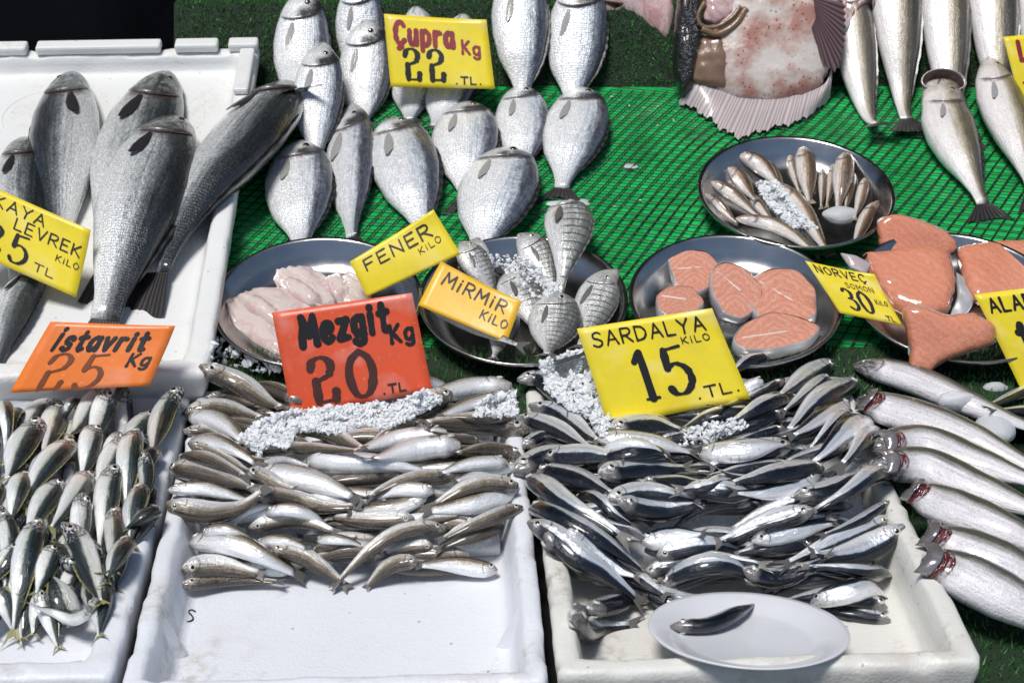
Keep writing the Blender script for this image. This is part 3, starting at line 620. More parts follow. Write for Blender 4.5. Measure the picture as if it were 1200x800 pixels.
def fish(sp, name, pts, w, dors='d', roll=0.0, lift=0.0, label='', cat='fish', group=None, norm=None, deg=2, stamp=True, detail=True, mat=None, spine3=None, sink=.25, gills=False, mouth=False, ref=None):
    s = SP[sp]; N, Mm = s['N'], s['Mm']
    if ref is not None and len(pts) > 2:
        p0, p1 = np.array(pts[0], float), np.array(pts[-1], float); ch_ = p1 - p0; kf = .6 * abs(ch_[0]) / (np.linalg.norm(ch_) + 1e-6)
        pts = [tuple(np.array(p) * (1 - kf) + (p0 + ch_ * float(np.clip((np.array(p) - p0) @ ch_ / (ch_ @ ch_), 0, 1))) * kf) for p in pts]
    mp = pts[len(pts) // 2]
    c0 = hit(mp[0], mp[1]); zc0 = (c0 - CAM)[1] * CT - (c0 - CAM)[2] * ST
    hguess = w * zc0 / FPX * .5
    C3 = np.array([hit(p[0], p[1], lift + hguess * s['tr'] * .9) if ref is None else hit_ref(p[0], p[1], ref) for p in pts])
    if ref is not None:
        for _ in range(2):
            XYc, L2 = catmull(C3[:, :2], 15); g_ = np.stack([gh(XYc[:, 0] + ox, XYc[:, 1] + oy) for ox, oy in ((0, 0), (.006, 0), (-.006, 0), (0, .006), (0, -.006))], 1).mean(1) + hguess * s['tr'] * (1 - sink)
            q_ = np.linspace(0, 1, 15); zz = np.polyval(np.polyfit(q_, g_, 2), q_); i, j = gi(XYc[:, 0], XYc[:, 1]); zz = np.minimum(zz, REF[i, j] + .032)
            sq = np.r_[0, np.cumsum(np.linalg.norm(np.diff(C3[:, :2], axis=0), axis=1))]; sq /= sq[-1]
            for k_, p in enumerate(pts):
                zt = float(np.interp(sq[k_], q_, zz)); C3[k_] = .3 * C3[k_] + .7 * atz(p[0], p[1], zt)
    XYc, L2 = catmull(C3[:, :2], N); uu = np.linspace(0, 1, N)
    # image-space size -> body half height
    T2 = nrm(np.gradient(XYc, axis=0)); mid = N // 3
    nb_ = norm if norm is not None else nrm(bn(XYc[:, 0], XYc[:, 1]).mean(0))
    def frame(T):
        Z = nrm(nb_ - (T @ nb_)[:, None] * T); Y = np.cross(Z, T); return Y, Z
    T = np.c_[T2, np.zeros(N)]; T = nrm(T - (T @ nb_)[:, None] * nb_[None])
    Y, Z = frame(T); pc = np.array([XYc[mid, 0], XYc[mid, 1], c0[2] + hguess * .5])
    sgn = 1.0
    dp = proj(pc + Y[mid] * .01) - proj(pc)
    if dp @ np.array(DIRS[dors]) < 0: sgn = -1.0
    Y = Y * sgn
    def rolled(Y, Z): cr, sr = math.cos(roll), math.sin(roll); return Y * cr + Z * sr, Z * cr - Y * sr
    Yr, Zr = rolled(Y, Z)
    tp = proj(pc + T[mid] * .01) - proj(pc); q = nrm(np.array([-tp[1], tp[0]]))
    ay = abs((proj(pc + Yr[mid] * .01) - proj(pc)) @ q) * 100; az = abs((proj(pc + Zr[mid] * .01) - proj(pc)) @ q) * 100
    hh = .5 * w / math.sqrt(ay ** 2 + (s['tr'] * az) ** 2)
    prof_d = smooth_interp(uu / s['bf'], s['d']); prof_v = smooth_interp(uu / s['bf'], s['v'])
    hmax = np.maximum(prof_d, prof_v) * hh; th = np.minimum(prof_d, prof_v) * hh * s['tr']
    # rest on what lies below
    sup = np.zeros(N); Yxy = Y[:, :2]
    offs = np.linspace(-.75, .75, 7)
    smp = np.stack([gh(XYc[:, 0] + Yxy[:, 0] * hmax * f, XYc[:, 1] + Yxy[:, 1] * hmax * f) for f in offs], 1)
    sup = np.sort(smp, 1)[:, 4]
    z = sup + th * (1 - sink)
    w_ = np.where(uu < .85, 1.0, .4)
    zz = np.polyval(np.polyfit(uu, z, deg, w=w_), uu)
    zz += max(0.0, np.percentile(sup + th * .45 - zz, 80)) + lift
    if ref is not None: i, j = gi(XYc[:, 0], XYc[:, 1]); zz -= max(0.0, float(np.mean(zz - REF[i, j])) - .036)
    C = np.c_[XYc, zz]
    if spine3 is not None: C = C + spine3(uu)
    sC = np.r_[0, np.cumsum(np.linalg.norm(np.diff(C, axis=0), axis=1))]; L = sC[-1]
    bL = L * s['bf']
    ub = np.linspace(0, 1, N) ** 1.0; ub = np.where(ub < .3, ub, ub); sb_ = ub * bL
    Cb = np.stack([np.interp(sb_, sC, C[:, k]) for k in range(3)], 1); Tb = nrm(np.gradient(Cb, axis=0))
    Yb = np.stack([np.interp(sb_, sC, Y[:, k]) for k in range(3)], 1); Zb = nrm(np.cross(Tb, Yb)) * sgn * 1.0
    Zb = nrm(np.where((Zb @ nb_)[:, None] < 0, -Zb, Zb)); Yb = nrm(Yb - (np.sum(Yb * Tb, 1))[:, None] * Tb)
    Yb, Zb = rolled(Yb, Zb)
    if mouth: s = dict(s); s['d'] = (s['d'][0], np.maximum(s['d'][1], np.interp(s['d'][0], [0, .2, .3], [.74, .86, 0]))); s['v'] = (s['v'][0], np.maximum(s['v'][1], np.interp(s['v'][0], [0, .2, .3], [.74, .9, 0])))
    D = smooth_interp(ub, s['d']) * hh; Vv = smooth_interp(ub, s['v']) * hh
    tk = np.minimum(D, Vv); tk = s['tr'] * (tk ** .8) * (hh ** .2); tk[-1] *= .35; tk *= np.interp(ub, [0, .7, 1], [1, 1, .45])
    ph = 2 * np.pi * np.arange(Mm) / Mm
    sn, cs = np.sin(ph), np.cos(ph)
    yv = np.where(sn > 0, D[:, None] * sn, Vv[:, None] * sn); zv = tk[:, None] * np.sign(cs) * np.abs(cs) ** .9
    vv = (sn + 1) / 2
    gl = (.25 if sp in ('bream', 'striped', 'bass') else .2) - .32 * (vv - .45) ** 2
    stepd = (1 - sstep(-.004, .018, ub[:, None] - gl[None])) * sstep(0.03, .12, ub)[:, None]
    zv = zv * (1 + .10 * stepd); yv = yv * (1 + .02 * stepd)
    P = Cb[:, None] + Yb[:, None] * yv[..., None] + Zb[:, None] * zv[..., None]
    base = np.array([C[mid, 0], C[mid, 1], C[mid, 2] - th[mid]])
    root = empty(name, base); tag(root, label, cat, group)
    V = (P - base).reshape(-1, 3); UV = np.stack(np.broadcast_arrays(ub[:, None], vv[None]), -1).reshape(-1, 2)
    mesh('body', V, loft_faces(N, Mm), M[mat or s['mat']], root, uv=UV)
    fm = M[s['fin']]
    # tail fin
    K = 11; rows = 4; tl = L - bL; ft = []; fu = []
    e = Cb[-1] - base; te = nrm(Tb[-3:].mean(0)); ye = Yb[-1]; ze = Zb[-1]; hb = (D[-1] + Vv[-1]) / 2 * .9
    for r in range(rows):
        f = r / (rows - 1)
        for k in range(K):
            a = -1 + 2 * k / (K - 1); ln = tl * (1 - s['fork'] * (1 - abs(a) ** 1.3)) * f; yy = a * (hb + (hh * s['tail'] - hb) * f ** .9)
            rag = 1 + .06 * math.sin(k * 5.3 + hh * 900) * f
            ft.append(e - te * .003 + te * ln * rag + ye * yy + ze * ((.0006 if k % 2 else -.0006) * f + .12 * tl * f * f * math.sin(a * 1.5 + hh * 700) * .4)); fu.append((f, k / (K - 1)))
    F = [(r * K + k, r * K + k + 1, (r + 1) * K + k + 1, (r + 1) * K + k) for r in range(rows - 1) for k in range(K - 1)]
    mesh('tail_fin', ft, F, fm, root, uv=fu)
    if detail:
        ue, ve, re = s['eye']; pe = math.asin(2 * ve - 1); i = ue * (N - 1); i0 = int(i); f = i - i0
        lerp = lambda A: A[i0] * (1 - f) + A[i0 + 1] * f
        ys, zs = lerp(D) * math.sin(pe), lerp(tk) * math.cos(pe) ** .9
        er = re * hh
        sides = (1, -1) if abs(roll) > .35 else (1,)
        for sd_ in sides:
            c = lerp(Cb) + lerp(Yb) * ys + lerp(Zb) * zs * sd_ * 1.03 - base
            nn = nrm(lerp(Yb) * math.sin(pe) / (lerp(D)) + lerp(Zb) * sd_ * math.cos(pe) / (lerp(tk))); a1 = nrm(np.cross(nn, lerp(Tb))); a2 = np.cross(nn, a1)
            V = [c + nn * er * .5]; F = []; mi = []; sg = 12; rr_ = [(.30, .48), (.52, .42), (.8, .25), (1.0, -.08)]
            for (r, z_) in rr_:
                for k in range(sg):
                    t = 2 * math.pi * k / sg; V.append(c + (a1 * math.cos(t) + a2 * math.sin(t)) * er * r + nn * er * z_)
            for k in range(sg): F.append((0, 1 + k, 1 + (k + 1) % sg)); mi.append(1)
            for q_ in range(len(rr_) - 1):
                for k in range(sg):
                    F.append((1 + q_ * sg + k, 1 + (q_ + 1) * sg + k, 1 + (q_ + 1) * sg + (k + 1) % sg, 1 + q_ * sg + (k + 1) % sg)); mi.append(1 if q_ == 0 else 0)
            Fr = [f_ for f_, m_ in zip(F, mi) if m_ == 0]; Fp = [f_ for f_, m_ in zip(F, mi) if m_ == 1]
            ey_ = mesh('eye', V[1 + sg:], [tuple(q - 1 - sg for q in f_) for f_ in Fr], M[s['eyem']], root); mesh('pupil', V[:1 + 2 * sg], Fp, M['pupil'], ey_)
        if sp in ('bream', 'striped', 'grouper', 'bass'):
            V = []; F = []; fu = []; nu, nv = 9, 13; gB_ = .25 if sp != 'grouper' else .26
            for b_i in range(nv):
                ph_ = -1.05 + 2.0 * b_i / (nv - 1); v_ = (math.sin(ph_) + 1) / 2; ge = gB_ - .32 * (v_ - .45) ** 2 + .006
                for a_i in range(nu + 1):
                    a = min(1.0, a_i / (nu - 1)); u_ = .11 + (ge - .11) * a; i_ = u_ * (N - 1); k0 = int(i_); fr = i_ - k0; LL = lambda A: A[k0] * (1 - fr) + A[k0 + 1] * fr
                    hd = LL(D) if ph_ > 0 else LL(Vv); zt = LL(tk) * abs(math.cos(ph_)) ** .9 * 1.08; rim_ = a_i == nu
                    off = hh * (.004 + .050 * a ** 2 * (1 - .25 * abs(ph_))) if not rim_ else -hh * .02
                    taper_ = math.sin(math.pi * b_i / (nv - 1)) ** .5
                    V.append(LL(Cb) + LL(Yb) * (hd * math.sin(ph_) + off * taper_ * math.sin(ph_)) + LL(Zb) * (zt + off * taper_ * math.cos(ph_)) - base + (LL(Tb) * hh * .01 if rim_ else 0)); fu.append((u_ - .008 if not rim_ else gB_, v_))
            for b_i in range(nv - 1):
                for a_i in range(nu): q_ = b_i * (nu + 1) + a_i; F.append((q_, q_ + 1, q_ + nu + 2, q_ + nu + 1))
            mesh('gill_cover', V, F, M[mat or s['mat']], root, uv=fu)
        # dorsal fin along the back
        nf = 16; a0, a1_ = (.32, .88) if sp not in ('sardine',) else (.42, .56)
        V = []; F = []; fu = []
        for k in range(nf):
            u_ = a0 + (a1_ - a0) * k / (nf - 1); i = u_ * (N - 1); i0 = min(int(i), N - 2); f = i - i0; L_ = lambda A: A[i0] * (1 - f) + A[i0 + 1] * f
            c = L_(Cb) + L_(Yb) * L_(D) * .97 - base; h_ = hh * s['dors'] * math.sin(math.pi * (.12 + .88 * k / (nf - 1))) ** .5 * (1.0 if k % 2 else .78) * 1.3
            V += [c, c + L_(Yb) * h_ + L_(Tb) * h_ * .9 + L_(Zb) * h_ * .25]; fu += [(0, k / nf), (1, k / nf)]
        for k in range(nf - 1): F.append((2 * k, 2 * k + 2, 2 * k + 3, 2 * k + 1))
        mesh('dorsal_fin', V, F, fm, root, uv=fu)
        if sp in ('bream', 'striped', 'grouper', 'bass'):
          # pectoral fin lying back along the flank
          pl = s.get('pect', .11); u_ = (.28 if sp in ('bream', 'striped', 'grouper', 'bass') else .23); i = u_ * (N - 1); i0 = int(i); f = i - i0; L_ = lambda A: A[i0] * (1 - f) + A[i0 + 1] * f
          pp = -.28; c = L_(Cb) + L_(Yb) * L_(Vv) * pp + L_(Zb) * L_(tk) * .93 - base; V = []; F = []; fu = []
          K2 = 7; ln = pl * bL
          for r in range(4):
              f_ = r / 3
              for k in range(K2):
                  a = -.5 + k / (K2 - 1); V.append(c + L_(Tb) * ln * f_ * (1 - .35 * abs(a + .25)) + L_(Yb) * a * ln * (.10 + .17 * math.sin(f_ * 2.2)) - L_(Yb) * f_ * ln * .10 + L_(Zb) * (tk[min(N - 1, i0 + int(pl * f_ * N))] * .99 - tk[i0] * .93 + .0012 + .01 * ln * (k % 2) - .1 * ln * a * a)); fu.append((f_, k / K2))
          F = [(r * K2 + k, r * K2 + k + 1, (r + 1) * K2 + k + 1, (r + 1) * K2 + k) for r in range(3) for k in range(K2 - 1)]
          mesh('pectoral_fin', V, F, M['fin_bream'] if sp in ('bream', 'bass') else fm, root, uv=fu)
    if gills:     # gill cover torn open over dark red gills
        i = int(.165 * (N - 1)); c = Cb[i] - base; hD = max(D[i], hh * .8) * .80; tz = max(tk[i], hh * .5) * .97
        r_ = np.random.default_rng(int(abs(pts[0][1])) + 5)
        for q_ in range(4):
            V = []; F = []; ns_ = 14; ph_ = r_.uniform(0, 6)
            for k in range(ns_):
                a = -1.0 + 2.0 * k / (ns_ - 1)
                for jj, (du, dz) in enumerate(((-.25, .4), (.0, 1.12 + .05 * q_), (.16, 1.20 - .03 * q_), (.34, .6))):
                    V.append(c + Tb[i] * (hD * (-.55 + .22 * q_ + du - .35 * a * a + .06 * math.sin(a * 5 + ph_))) + Yb[i] * hD * (a * (.95 - .05 * q_) - .06) + Zb[i] * tz * (dz * math.sqrt(max(.03, 1 - .92 * a * a)) + .04 * r_.normal()))
            for k in range(ns_ - 1):
                for jj in range(3): F.append((k * 4 + jj, k * 4 + 4 + jj, k * 4 + 5 + jj, k * 4 + 1 + jj))
            mesh('gill', V, F, M['gill'], root)
        for (sh_, mt_, ex) in ((-.62, 'gillcover', 1.0), (.62, 'gillcover', .8)):
            V = []; F = []
            for k in range(14):
                a = -1 + 2 * k / 13
                for jj, (du, dz) in enumerate(((-.70, .85), (-.35, 1.06), (.02, 1.26 if sh_ < 0 else 1.16), (.06, 1.22 if sh_ < 0 else 1.05))):
                    V.append(c + Tb[i] * hD * (du * ex + sh_ + (.42 if sh_ > 0 else 0) - .4 * a * a) + Yb[i] * hD * a * 1.0 * ex + Zb[i] * tz * ((dz if sh_ < 0 else dz * .98) * math.sqrt(max(.03, 1 - .85 * a * a)) + .05 * r_.normal()))
            for k in range(13):
                for jj in range(3): F.append((k * 4 + jj, k * 4 + 4 + jj, k * 4 + 5 + jj, k * 4 + 1 + jj))
            if sh_ < 0: g_ = mesh('gill_cover', V, F, M[mt_], root); sm_ = g_.modifiers.new('thick', 'SOLIDIFY'); sm_.thickness = .0015
    if mouth:     # gaping jaws with a dark inside
        c = Cb[0] - base; V = []; F = []; sg = 24
        rows_ = [(.05, .72, .70), (-.12, .80, .74), (-.24, .84, .76), (-.27, .80, .71), (-.18, .70, .60), (.25, .45, .40), (.6, .1, .1)]
        for (dx, ry, rz) in rows_:
            for k in range(sg):
                t = 2 * math.pi * k / sg; gape = .42 * abs(math.sin(t)) ** 1.5 * (-1 if dx < 0 else 0) * (1.25 if math.sin(t) > 0 else .8)
                A2 = -nrm(Tb[2] * .45 + Zb[2] * .85); B2 = nrm(np.cross(A2, Yb[2])); B2 = B2 if B2 @ Tb[2] > 0 else -B2
                V.append(c + Tb[2] * hh * .12 + Zb[2] * hh * .26 + A2 * hh * (dx - .05) + Yb[2] * hh * ry * 1.05 * math.sin(t) + B2 * hh * rz * .66 * math.cos(t) * (1.25 if math.cos(t) < 0 else .8))
        for r in range(len(rows_) - 1):
            for k in range(sg): F.append((r * sg + k, r * sg + (k + 1) % sg, (r + 1) * sg + (k + 1) % sg, (r + 1) * sg + k))
        mesh('jaws', V, F, None, root, mats=[M['gillcover'], M['lip'], M['maw']], midx=[0] * sg + [1] * (2 * sg) + [2] * (3 * sg))
    if stamp:
        for f in np.linspace(-.95, .95, 15):
            ztop = C[:, 2] + th * math.sqrt(max(0, 1 - f * f)) * .95
            Q = XYc + Yxy * (hmax * f)[:, None]; n2 = N * 3
            xs_ = np.interp(np.linspace(0, N - 1, n2), np.arange(N), Q[:, 0]); ys_ = np.interp(np.linspace(0, N - 1, n2), np.arange(N), Q[:, 1]); zs_ = np.interp(np.linspace(0, N - 1, n2), np.arange(N), ztop)
            i, j = gi(xs_, ys_); np.maximum.at(GH, (i, j), zs_)
    return root

# ------------------------------------------------------------------ slabs of flesh, skins and other soft pieces
def resample(poly, n):
    P = np.vstack([poly, poly[:1]]); s = np.r_[0, np.cumsum(np.linalg.norm(np.diff(P, axis=0), axis=1))]
    q = np.linspace(0, s[-1], n, endpoint=False); return np.stack([np.interp(q, s, P[:, k]) for k in range(P.shape[1])], 1)
def smooth_closed(P, it=2):
    for _ in range(it): P = .5 * P + .25 * (np.roll(P, 1, 0) + np.roll(P, -1, 0))
    return P
def pad_geo(outline, th, edge=3.0, drape=1.0, noise=0.0, nscale=60, seg=56, rings=12, lift=0.0, seed=1, plane=None, skirt=None):
    """closed soft slab; outline in photo pixels laid on whatever is below; returns verts, faces, uvs"""
    if plane is None: B = np.array([hit(x, y, lift) for x, y in outline])
    else: B = np.array([onplane(x, y, plane[0], plane[1]) for x, y in outline])
    B = smooth_closed(resample(B, seg), 2); c = B.mean(0); B = c + (B - c) * (1 + .035 * vnoise(B, 130, seed) + .02 * vnoise(B, 320, seed + 3))[:, None]
    rad = np.mean(np.linalg.norm(B - c, axis=1)); V = []; UV = []
    rs = np.linspace(0, 1, rings + 1)[1:] ** .8
    if plane is not None: n0 = nrm(plane[1])
    else:
        A = B - c; u_, s_, vt = np.linalg.svd(A); n0 = vt[2] * np.sign(vt[2][2])
    def base_z(p):
        if plane is not None: return p
        q = p.copy(); g_ = gh(p[:, 0], p[:, 1]); q[:, 2] = p[:, 2] * (1 - drape) + (g_ + lift) * drape; return q
    V.append(base_z(c[None])[0] + n0 * th); UV.append((0, 0))
    lay = []
    for r in rs:
        p = c + (B - c) * r; p = base_z(p); prof = th * max(0.0, 1 - r ** edge) ** .5
        nz = noise * vnoise(p, nscale, seed) * (1 - r ** 6)
        p = p + n0 * (prof + nz)[:, None] if np.ndim(nz) else p + n0 * prof
        V += list(p); d = (B - c) / rad * r; e1, e2, _ = frame_to(n0); UV += list(np.stack([d @ e1, d @ e2], 1))
    F = [(0, 1 + k, 1 + (k + 1) % seg) for k in range(seg)]
    for q in range(rings - 1):
        for k in range(seg): F.append((1 + q * seg + k, 1 + (q + 1) * seg + k, 1 + (q + 1) * seg + (k + 1) % seg, 1 + q * seg + (k + 1) % seg))
    b0 = len(V); last = 1 + (rings - 1) * seg
    V += list(np.array(V[last:last + seg]) - n0 * (skirt if skirt is not None else max(.002, th * .25))); UV += UV[last:last + seg]
    for k in range(seg): F.append((last + k, b0 + k, b0 + (k + 1) % seg, last + (k + 1) % seg))
    F.append(tuple(b0 + k for k in range(seg - 1, -1, -1)))
    return np.array(V), F, UV
def stamp_verts(V):
    i, j = gi(V[:, 0], V[:, 1])
    for di in (-1, 0, 1):
        for dj in (-1, 0, 1): np.maximum.at(GH, (np.clip(i + di, 0, NX - 1), np.clip(j + dj, 0, NY - 1)), V[:, 2])
def pad_thing(name, part, outline, th, mat, label, cat, group=None, **kw):
    V, F, UV = pad_geo(outline, th, **kw); c = V.mean(0); c[2] = V[:, 2].min()
    root = empty(name, c); tag(root, label, cat, group); o = mesh(part, V - c, F, mat, root, uv=UV); stamp_verts(V); return root, c
def pad_part(part, outline, th, mat, root, c, stamp=True, **kw):
    V, F, UV = pad_geo(outline, th, **kw); o = mesh(part, V - c, F, mat, root, uv=UV)
    if stamp: stamp_verts(V)
    return o
def tube_geo(P, r, k=8):
    P = np.asarray(P, float); T = nrm(np.gradient(P, axis=0)); r = np.broadcast_to(r, len(P)); V = []; F = []
    for p, t, q in zip(P, T, r):
        a = nrm(np.cross(t, [.13, .2, 1])); b = np.cross(t, a)
        for j in range(k): V.append(p + q * (a * math.cos(6.2832 * j / k) + b * math.sin(6.2832 * j / k)))
    for i in range(len(P) - 1):
        for j in range(k): F.append((i * k + j, i * k + (j + 1) % k, (i + 1) * k + (j + 1) % k, (i + 1) * k + j))
    F.append(tuple(range(k - 1, -1, -1))); F.append(tuple((len(P) - 1) * k + j for j in range(k)))
    return V, F

# ------------------------------------------------------------------ price signs
def Lp(*a): return ('L', [(a[i], a[i + 1]) for i in range(0, len(a), 2)])
def Cv(*a): return ('C', [(a[i], a[i + 1]) for i in range(0, len(a), 2)])
GLY = {
 'A': (.62, [Lp(0, 0, .3, 1, .6, 0), Lp(.12, .36, .5, .36)]), 'B': (.55, [Lp(0, 0, 0, 1), Cv(0, 1, .35, .98, .45, .77, .3, .55, 0, .52), Cv(0, .52, .4, .5, .52, .26, .35, .03, 0, 0)]),
 'D': (.58, [Lp(0, 0, 0, 1), Cv(0, 1, .38, .9, .55, .5, .38, .1, 0, 0)]), 'E': (.5, [Lp(.45, 1, 0, 1, 0, 0, .48, 0), Lp(0, .52, .38, .52)]),
 'F': (.5, [Lp(.48, 1, 0, 1, 0, 0), Lp(0, .52, .38, .52)]), 'I': (.16, [Lp(.06, 0, .06, 1)]), 'i': (.2, [Lp(.06, 0, .06, .66), Lp(.06, .88, .07, .93)]),
 'İ': (.24, [Lp(.06, 0, .1, .8), Lp(.11, 1.02, .13, 1.08)]), 'K': (.56, [Lp(0, 0, 0, 1), Lp(.48, 1, .02, .42), Lp(.12, .52, .52, 0)]), 'L': (.48, [Lp(0, 1, 0, 0, .45, 0)]),
 'M': (.76, [Lp(0, 0, .07, 1), Lp(.07, 1, .36, .34), Lp(.36, .34, .64, 1), Lp(.64, 1, .72, 0)]), 'N': (.6, [Lp(0, 0, .02, 1), Lp(.02, 1, .54, 0), Lp(.54, 0, .55, 1)]),
 'O': (.6, [Cv(.3, 1, .06, .8, .02, .45, .16, .06, .36, .02, .55, .3, .54, .7, .3, 1)]), 'R': (.56, [Lp(0, 0, 0, 1), Cv(0, 1, .4, .98, .5, .74, .34, .52, 0, .48), Lp(.2, .48, .54, 0)]),
 'S': (.52, [Cv(.48, .86, .3, 1, .07, .88, .08, .62, .3, .5, .48, .32, .42, .08, .2, 0, 0, .14)]), 'T': (.58, [Lp(0, 1, .58, 1), Lp(.29, 1, .28, 0)]), 'V': (.58, [Lp(0, 1, .27, 0, .56, 1)]),
 'Y': (.58, [Lp(0, 1, .28, .5), Lp(.56, 1, .28, .5, .24, 0)]), 'Ç': (.58, [Cv(.52, .84, .36, 1, .1, .9, 0, .5, .1, .1, .34, 0, .54, .16), Cv(.3, 0, .36, -.14, .2, -.22)]),
 'u': (.5, [Cv(.02, .66, .02, .2, .16, .02, .34, .1, .42, .3), Lp(.43, .66, .44, 0)]), 'p': (.5, [Lp(.03, .66, .03, -.26), Cv(.03, .5, .2, .68, .44, .5, .42, .14, .2, 0, .03, .14)]),
 'r': (.42, [Lp(.04, .66, .04, 0), Cv(.04, .42, .16, .64, .38, .62)]), 'a': (.5, [Cv(.42, .52, .24, .68, .02, .5, .04, .12, .22, .0, .4, .16), Lp(.43, .66, .45, 0)]),
 'e': (.5, [Cv(.03, .34, .42, .4, .38, .6, .2, .68, .02, .48, .04, .14, .24, 0, .44, .12)]), 'z': (.46, [Lp(.02, .64, .4, .64, .02, .02, .44, .02)]),
 'g': (.5, [Cv(.42, .52, .24, .68, .02, .5, .04, .16, .22, .04, .4, .2), Cv(.43, .66, .44, .1, .4, -.2, .2, -.28, .02, -.18)]), 't': (.42, [Lp(.16, .95, .18, .1), Cv(.18, .14, .24, 0, .38, .06), Lp(0, .64, .38, .68)]),
 's': (.44, [Cv(.38, .56, .22, .68, .04, .56, .12, .38, .34, .28, .34, .08, .16, 0, .0, .1)]), 'v': (.46, [Lp(.0, .66, .2, 0, .42, .66)]), '.': (.2, [Lp(.06, .02, .09, .05)]), '-': (.3, [Lp(.02, .4, .24, .4)]), ' ': (.3, []),
 '0': (.62, [Cv(.3, 1, .08, .82, .02, .48, .12, .1, .3, 0, .48, .12, .58, .5, .5, .84, .3, 1)]), '1': (.36, [Lp(.0, .80, .16, .98), Lp(.16, .98, .2, .02), Lp(.06, .02, .34, .02)]),
 '2': (.66, [Cv(.04, .78, .12, .96, .34, 1, .52, .84, .46, .62, .28, .54, .14, .50), Lp(.14, .5, .15, .04), Lp(.15, .04, .56, .04), Lp(.56, .04, .58, .22)]), '3': (.56, [Cv(.04, .86, .22, 1, .46, .84, .4, .6, .2, .54), Cv(.2, .54, .48, .46, .54, .2, .3, 0, .04, .1)]),
 '5': (.62, [Lp(.5, .98, .12, .94), Lp(.12, .94, .1, .56), Cv(.1, .56, .3, .64, .52, .5, .56, .24, .38, .03, .16, .02, .06, .14)]),
}
def sign(name, quad, lean, base_lift, card, label, yaw=0.0, curve=.002, texts=(), depth_at=None, dist=None):
    """quad: photo pixels TL, TR, BR, BL; the card leans back by `lean` from upright"""
    bl = .5 * (np.array(quad[2]) + np.array(quad[3])); P0 = hit(bl[0], bl[1], base_lift) if depth_at is None else hit(*depth_at)
    nn = np.array([math.sin(yaw) * math.cos(lean), -math.cos(yaw) * math.cos(lean), math.sin(lean)])
    Q = [onplane(x, y, P0, nn) for x, y in quad]; tl, tr, br, blp = Q
    w_ = .5 * (np.linalg.norm(tr - tl) + np.linalg.norm(br - blp)); h_ = .5 * (np.linalg.norm(tl - blp) + np.linalg.norm(tr - br))
    c = .5 * (blp + br); root = empty(name, c); tag(root, label, 'price sign')
    def at(u, v, off=0.0):
        p = (blp * (1 - u) + br * u) * (1 - v) + (tl * (1 - u) + tr * u) * v
        return p + nn * (curve * (4 * (u - .5) ** 2 + 1.2 * math.sin(v * 2.6 + u * 2) + 1.2 * max(0, u + v - 1.55) ** 2 * 10) + off) - c
    n_ = 14; V = [at(i / n_, j / n_) for j in range(n_ + 1) for i in range(n_ + 1)]; UV = [(i / n_, j / n_ * h_ / w_) for j in range(n_ + 1) for i in range(n_ + 1)]
    F = [(j * (n_ + 1) + i, j * (n_ + 1) + i + 1, (j + 1) * (n_ + 1) + i + 1, (j + 1) * (n_ + 1) + i) for j in range(n_) for i in range(n_)]
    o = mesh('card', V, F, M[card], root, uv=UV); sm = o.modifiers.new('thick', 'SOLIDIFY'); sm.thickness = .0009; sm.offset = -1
    for ti, (txt, x0, y0, hgt, wt, slope, xs, ink, fat) in enumerate(texts):
        V = []; F = []; pen = 0.0; H = hgt * h_; lay = .0007 + .0001 * ti; r_ = np.random.default_rng(ti + len(txt))
        tot = sum((GLY[ch][0] + .16 + .5 * wt) for ch in txt) - .16 - .5 * wt; xs = xs * w_ / (tot * H)
        def put(x, y, z): V.append(at(x / w_, y / h_, z)); return len(V) - 1
        def seg(p, closed=False):
            nonlocal lay
            lay += .000012; p = np.array(p); t = nrm(np.gradient(p, axis=0)) if len(p) > 2 else nrm(np.tile(p[1] - p[0], (2, 1)))
            nn_ = np.stack([-t[:, 1], t[:, 0]], 1); wv = wt * H * .5 * (np.ones(len(p)) if not fat else (.34 + .66 * np.abs(t[:, 1]) ** 1.3))
            wv = wv * (1 + .10 * r_.normal(size=len(p)))
            ids = [(put(*(q + m * k_), lay), put(*(q - m * k_), lay)) for q, m, k_ in zip(p, nn_, wv)]
            for a, b in zip(ids[:-1], ids[1:]): F.append((a[0], a[1], b[1], b[0]))
            for q, k_ in ((p[0], wv[0]), (p[-1], wv[-1])):
                lay += .000012; cc = put(*q, lay); rim = [put(q[0] + k_ * math.cos(a), q[1] + k_ * math.sin(a), lay) for a in np.linspace(0, 2 * math.pi, 10, endpoint=False)]
                for i in range(10): F.append((cc, rim[i], rim[(i + 1) % 10]))
        for ch in txt:
            adv, strokes = GLY[ch]
            def tf(q):
                X = (pen + q[0] * xs) * H + q[1] * H * .06; Yv = q[1] * H + X * slope; return (x0 * w_ + X, y0 * h_ + Yv)
            for kind, pts in strokes:
                if kind == 'L':
                    for a, b in zip(pts[:-1], pts[1:]): seg([tf(np.array(a) * (1 - f) + np.array(b) * f) for f in (0, .33, .66, 1)])
                else:
                    cp, _ = catmull(np.array(pts), 22); seg([tf(q) for q in cp])
            pen += (adv + .16 + .5 * wt) * xs
        if V:
            Vn = np.array(V)
            l_ = mesh('price' if any(k in txt for k in '0123456789') else 'lettering', Vn, F, M[ink], root, smooth=False)
    return root

